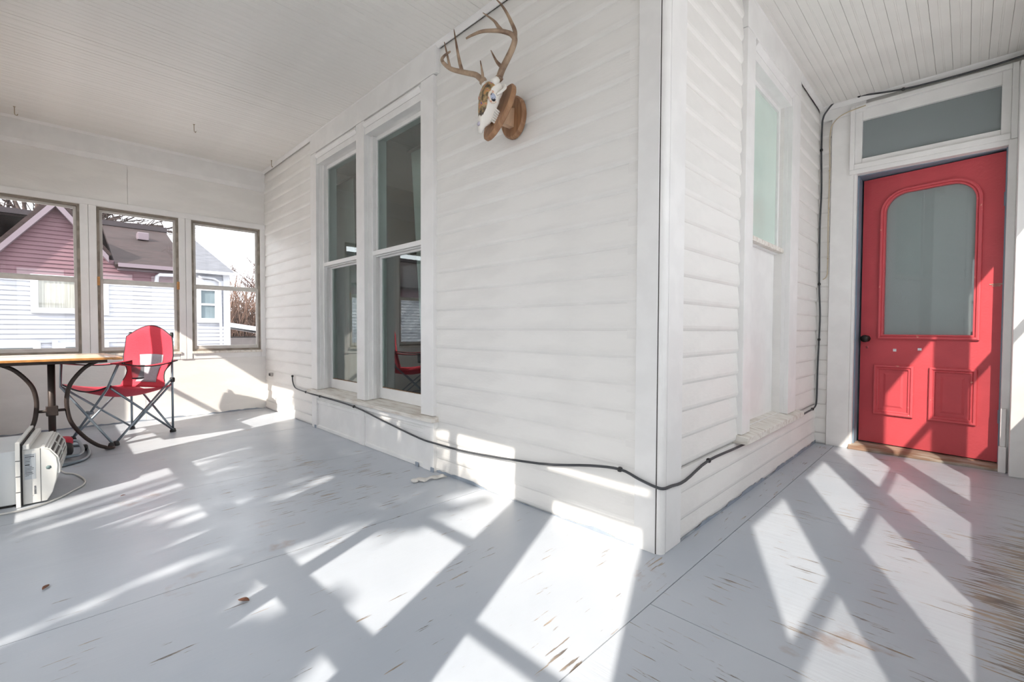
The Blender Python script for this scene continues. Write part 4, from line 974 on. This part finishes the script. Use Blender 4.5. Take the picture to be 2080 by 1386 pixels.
slabq((XN + 0.25, AP[0] + 0.90, 2.31), (XN + 0.25, 0.62, 2.31), (RX, 0.62, RZ), (RX, AP[0] + 0.90, RZ), -0.08).build('roof_slope', RF, nh)
slabq((RX, -9.2, RZ), (RX, 0.62, RZ), (RX - 3.6, 0.62, 2.2), (RX - 3.6, -9.2, 2.2), -0.08).build('roof_slope', RF, nh)
for sg in (-1, 1):
    hw3 = 1.05 if sg < 0 else 0.80
    ye = AP[0] + sg * hw3; ze = AP[1] - hw3 * slope + 0.02
    slabq((XN + 0.22, AP[0], AP[1] + 0.03), (XN + 0.22, ye, ze), (XN - 3.4, ye, ze), (XN - 3.4, AP[0], AP[1] + 0.03), 0.07 * sg).build('gable_roof_slope', RF, nh)
    MB().prism([(AP[0], AP[1] + 0.02), (ye, ze), (ye, ze - 0.13), (AP[0], AP[1] - 0.13)], 0, XN + 0.06, XN + 0.24).build('rake_board', PT, nh)
box(XN + 0.02, XN + 0.10, AP[0] + 0.95, 0.6, 2.20, 2.31).build('eave_board', PT, nh)
box(XN + 0.18, XN + 0.28, AP[0] + 0.95, 0.62, 2.26, 2.345).build('gutter', PT, nh)
box(RX - 0.1, RX + 0.1, -9.2, 0.65, RZ - 0.02, RZ + 0.11).build('ridge_cap', mat('dark_ridge', srgb(52, 46, 50), 0.9), nh)
vp = on(290, 478, 0, XN - 2.0)
box(vp.x - 0.2, vp.x + 0.1, vp.y - 0.12, vp.y + 0.12, vp.z - 0.14, vp.z + 0.06).build('roof_vent', PT, nh, 0.02)
MB().tube([Vector((XN + 0.22, 0.5, 2.16)), Vector((XN + 0.2, 0.02, 2.15)), Vector((XN + 0.12, -0.02, 2.12)), Vector((XN + 0.1, -0.03, 1.98))], 0.04, 8).build('downpipe', HT, nh)
def hwin(parent, X, y0, y1, z0, z1, rail=False, tr=HT, curtain_=False):
    w = MB().box(X + 0.02, X + 0.075, y0 - 0.11, y0, z0 - 0.11, z1 + 0.10).box(X + 0.02, X + 0.075, y1, y1 + 0.11, z0 - 0.11, z1 + 0.10).box(X + 0.02, X + 0.075, y0, y1, z1, z1 + 0.10).box(X + 0.02, X + 0.085, y0, y1, z0 - 0.11, z0)
    if rail: w.box(X + 0.02, X + 0.06, y0, y1, (z0 + z1) / 2 - 0.025, (z0 + z1) / 2 + 0.025)
    wo = w.build('window', tr, parent)
    box(X + 0.025, X + 0.035, y0, y1, z0, z1).build('pane', HC if curtain_ else HG, wo)
hwin(nh, XN, -1.93, -1.22, 1.33, 1.90, curtain_=True)
hwin(nh, XN, -3.6, -2.9, 1.33, 1.90, curtain_=True)
hwin(nh, XN, -2.55, -2.02, -0.05, 0.52)
hwin(nh, XN, -0.80 - 0.75, -0.98, -0.05, 0.52)
box(XN + 0.01, XN + 0.06, -0.98, -0.86, 1.2, 1.95).build('trim_board', HT, nh)
box(XN + 0.01, XN + 0.06, -1.75, -1.66, 0.25, 0.66).build('trim_board', HT, nh)
box(XN + 0.01, XN + 0.05, -9, 0.5, 1.955, 1.99).build('band_board', HT, nh)

X2 = -12.3
h2 = thing('rear_house', (X2 - 2, 1.0, GZ), 'small white house with grey roof seen through the window nearest the corner', 'house')
YE2 = 1.40
MB().box(X2 - 3.5, X2, 0.72, YE2, GZ, 2.28).build('wall_core', WS, h2)
tag(laps(X2, 0.72, YE2 - 0.07, GZ + 0.4, 2.24, 0.09).build('white_siding', WS, h2), kind='stuff')
box(X2, X2 + 0.06, YE2 - 0.13, YE2 + 0.015, GZ + 0.3, 2.26).build('corner_board', HT, h2)
box(X2, X2 + 0.05, 0.72, YE2, 1.92, 2.10).build('frieze_board', HT, h2)
slabq((X2 + 0.22, 0.68, 2.28), (X2 + 0.22, YE2 + 0.10, 2.30), (X2 - 1.7, 0.86, 3.45), (X2 - 1.7, 0.68, 3.45), -0.06).build('roof_slope', RFG, h2)
slabq((X2 + 0.22, YE2 + 0.10, 2.30), (X2 - 3.6, YE2 + 0.10, 2.30), (X2 - 1.75, 0.86, 3.45), (X2 - 1.7, 0.86, 3.45), -0.06).build('roof_slope', RFG, h2)
box(X2 + 0.05, X2 + 0.24, 0.68, YE2 + 0.12, 2.24, 2.305).build('gutter', HT, h2)
MB().tube([(X2 + 0.1, 0.75, 2.16), (X2 + 0.1, 1.07, 2.14), (X2 + 0.1, 1.19, 2.06), (X2 + 0.1, 1.21, -0.4)], 0.03, 8).build('downpipe', HT, h2)
hwin(h2, X2, 0.80, 1.09, 1.17, 1.84, rail=True)

# snow-covered shed roof beyond the small house
sm = thing('snowy_shed', (-17, 2.6, GZ), 'low shed with a snow covered roof behind the small white house', 'shed')
MB().box(-19, -16.2, 1.9, 4.6, GZ, 0.62).build('wall', mat('shed_boards', srgb(120, 112, 108), 0.8, 0.2, 3), sm)
slabq((-16.0, 1.75, 1.2), (-16.0, 4.8, 0.72), (-19.2, 4.8, 0.72), (-19.2, 1.75, 1.3), -0.14).build('snow_cap', SNOW, sm)

# ------------------------------------------------ trees
BARK = mat('grey_brown_bark', srgb(70, 56, 52), 0.9, 0.3, 8, 0.5, 20)
BARKL = mat('pale_twig_bark', srgb(112, 92, 86), 0.9, 0.3, 8)
def bare_tree(name, base, height, seed, label, material, levels=4, spread=0.55, r0=0.11, group=None, nb=3):
    rnd = random.Random(seed); t = thing(name, base, label, 'tree', group); trunk = MB(); tw = MB()
    def grow(p, d, ln, r, lev):
        pts = [p.copy()]; dd = d.copy(); k = 4
        for i in range(k):
            dd = (dd + Vector((rnd.gauss(0, .09), rnd.gauss(0, .09), rnd.gauss(0.03, .05)))).normalized(); pts.append(pts[-1] + dd * ln / k)
        rs = [r * (1 - 0.45 * i / k) for i in range(k + 1)]
        (trunk if lev <= 1 else tw).tube(pts, rs, 6 if lev <= 1 else (4 if lev < levels - 1 else 3))
        if lev >= levels: return
        for j in range(nb + (1 if lev > 0 else 1)):
            f_ = rnd.uniform(0.35, 1.0); q_ = pts[min(k, int(f_ * k))]
            ax = Vector((rnd.gauss(0, 1), rnd.gauss(0, 1), rnd.gauss(0, .4))).normalized()
            nd = (dd + ax * spread * rnd.uniform(0.7, 1.5)).normalized(); nd.z = max(nd.z, -0.1)
            grow(q_, nd, ln * rnd.uniform(0.55, 0.8), max(0.011, r * 0.55), lev + 1)
    grow(Vector(base), Vector((rnd.gauss(0, .05), rnd.gauss(0, .05), 1)).normalized(), height * 0.34, r0, 0)
    trunk.build('trunk', material, t); tag(tw.build('twigs', material, t), kind='stuff')
    return t
bare_tree('bare_tree', (-21.5, 4.4, GZ), 8.5, 3, 'bare winter tree standing right of the small white house', BARKL, 5, 0.6, 0.10)
bare_tree('bare_tree', (-23.5, 1.6, GZ), 7.5, 11, 'bare winter tree rising behind the grey roof', BARKL, 5, 0.6, 0.10)
bare_tree('bare_tree', (-20.8, -2.6, GZ), 12.5, 21, 'dark bare tree with branches above the brown roof ridge', BARK, 5, 0.7, 0.22)
bare_tree('bare_tree', (-9.2, -8.6, GZ), 12.5, 5, 'bare yard tree shading the white siding of the neighbouring house', BARK, 5, 0.75, 0.18, None, 4)
th = thing('thicket', (-31, 4.0, GZ), 'brown leafless thicket at the back of the yards', 'bushes'); th['kind'] = 'stuff'
tm = MB(); rnd = random.Random(4)
for i in range(2000):
    x_, y_ = rnd.uniform(-33, -28.5), rnd.uniform(-3, 12); h_ = rnd.uniform(1.8, 5.2)
    p0 = Vector((x_, y_, GZ)); d_ = Vector((rnd.gauss(0, .25), rnd.gauss(0, .25), 1)).normalized(); p1 = p0 + d_ * h_ * .6; p2 = p1 + (d_ + Vector((rnd.gauss(0, .3), rnd.gauss(0, .3), 0))).normalized() * h_ * .4
    tm.tube([p0, p1, p2], [0.045, 0.032, 0.014], 3)
    for j in range(4):
        q_ = p0.lerp(p1, rnd.uniform(.3, 1)); tm.tube([q_, q_ + Vector((rnd.gauss(0, .35), rnd.gauss(0, .35), rnd.uniform(.2, .9)))], [0.022, 0.010], 3)
tag(tm.build('stems', mat('brown_thicket_stem', srgb(112, 88, 76), 0.9, 0.3, 3), th), kind='stuff')

# leafy evergreens in the front yard: the first one dapples the sun that falls through the outer wall
EVG = mat('dark_evergreen_leaf', srgb(52, 78, 50), 0.6, 0.3, 6)
def evergreen(base, blobs, seed, label, nleaf, trunks=3):
    rnd = random.Random(seed); t = thing('evergreen_tree', base, label, 'tree', 'evergreens in the front yard'); B = Vector(base)
    tr = MB()
    for j in range(trunks):
        a_ = rnd.uniform(0, 6.28); top = B + Vector((math.cos(a_) * 0.5, math.sin(a_) * 0.4, blobs[0][2] - base[2]))
        tr.tube(smooth_path([B + Vector((0.08 * math.cos(a_), 0.08 * math.sin(a_), 0)), B.lerp(top, 0.5) + Vector((rnd.gauss(0, .1), rnd.gauss(0, .1), 0)), top], 4), [0.07] * 5 + [0.04] * 4, 7)
    for (bx, by, bz, rx, ry, rz) in blobs:
        tr.tube([B + Vector((0, 0, 0.9)), Vector((bx, by, bz))], [0.04, 0.015], 5)
    tr.build('trunk', BARK, t)
    lv = MB()
    for i in range(nleaf):
        bx, by, bz, rx, ry, rz = rnd.choice(blobs)
        while True:
            u_ = Vector((rnd.uniform(-1, 1), rnd.uniform(-1, 1), rnd.uniform(-1, 1)))
            if 0.1 < u_.length < 1: break
        p = Vector((bx + u_.x * rx, by + u_.y * ry, bz + u_.z * rz)); s_ = rnd.uniform(0.05, 0.11)
        d1 = Vector((rnd.gauss(0, 1), rnd.gauss(0, 1), rnd.gauss(0, 1))).normalized(); d2 = d1.orthogonal().normalized()
        lv.add([p - d1 * s_, p + d2 * s_ * .5, p + d1 * s_, p - d2 * s_ * .5], [(0, 1, 2, 3)])
    tag(lv.build('foliage', EVG, t, smooth=False), kind='stuff')
rb = random.Random(12)
def crown_blobs(x0, x1, z0, z1, y, n_, r):
    return [(rb.uniform(x0, x1), y + rb.gauss(0, .35), rb.uniform(z0, z1), r * rb.uniform(.7, 1.3), r * rb.uniform(.7, 1.2), r * rb.uniform(.6, 1.1)) for _ in range(n_)]
YT = -6.2
evergreen((0.3, YT, GZ), crown_blobs(-0.75, 1.5, 4.0, 5.3, YT, 17, 0.36) + crown_blobs(-0.6, 1.75, 3.15, 3.55, YT, 11, 0.2), 31, 'dark leafy evergreen in the front yard opposite the pair of tall windows', 4900)

evergreen((-4.3, -6.6, GZ), crown_blobs(-5.4, -2.9, 0.6, 4.8, -6.6, 24, 0.55), 33, 'broad dark evergreen added in the front yard to dim sky light on the left floor', 5200)  # unseen tree, added to block sky light from the left floor
# unseen evergreen planting along the outer wall, added to darken the clapboard wall
YEW = mat('added_shrub_leaf', srgb(58, 70, 48), 0.7, 0.3, 8)
sr = random.Random(77)
def shrub(cx_, cy_, rx, ry, top, lab_):
    t = thing('added_shade_shrub', (cx_, cy_, GZ), lab_, 'shrub', 'added evergreen shrubs along the outer porch wall'); hz = (top - GZ)
    MB().tube([(cx_, cy_, GZ), (cx_ + 0.03, cy_, GZ + hz * 0.6)], [0.05, 0.02], 6).build('stem', BARK, t)
    lv = MB()
    for i in range(1900):
        th_ = sr.uniform(0, 2 * math.pi); cz_ = sr.random() ** 0.7; rr_ = math.sqrt(max(0.0, 1 - cz_ ** 3)) * sr.uniform(0.8, 1.0)
        p = Vector((cx_ + rx * rr_ * math.cos(th_), cy_ + ry * rr_ * math.sin(th_), GZ + 0.04 + hz * cz_ * sr.uniform(0.9, 1.0))); s_ = sr.uniform(0.05, 0.10)
        if i % 3 == 0: p = Vector((cx_ + rx * sr.uniform(-.75, .75), cy_ + ry * sr.uniform(-.75, .75), GZ + hz * sr.uniform(.7, .95)))
        d1 = Vector((sr.gauss(0, 1), sr.gauss(0, 1), sr.gauss(0, .6))).normalized(); d2 = d1.orthogonal().normalized()
        lv.add([p - d1 * s_, p + d2 * s_ * .6, p + d1 * s_, p - d2 * s_ * .6], [(0, 1, 2, 3)])
    tag(lv.build('foliage', YEW, t, smooth=False), kind='stuff')
SH = [(-2.2, -3.2, 0.62, 0.6, 0.15, 'added low evergreen shrub outside the third porch window from the table'), (-0.9, -3.2, 0.62, 0.6, 0.18, 'added low evergreen shrub outside the fourth porch window from the table'),
      (0.4, -3.2, 0.62, 0.6, 0.15, 'added low evergreen shrub outside the storm door'), (-1.7, -4.7, 0.75, 0.7, 0.75, 'added taller evergreen shrub in the second row, nearest the neighbouring house'),
      (-0.1, -4.7, 0.75, 0.7, 0.85, 'added taller evergreen shrub in the middle of the second row'), (1.5, -4.7, 0.75, 0.7, 0.75, 'added taller evergreen shrub in the second row, nearest the added snow')]
for a_ in SH: shrub(*a_)
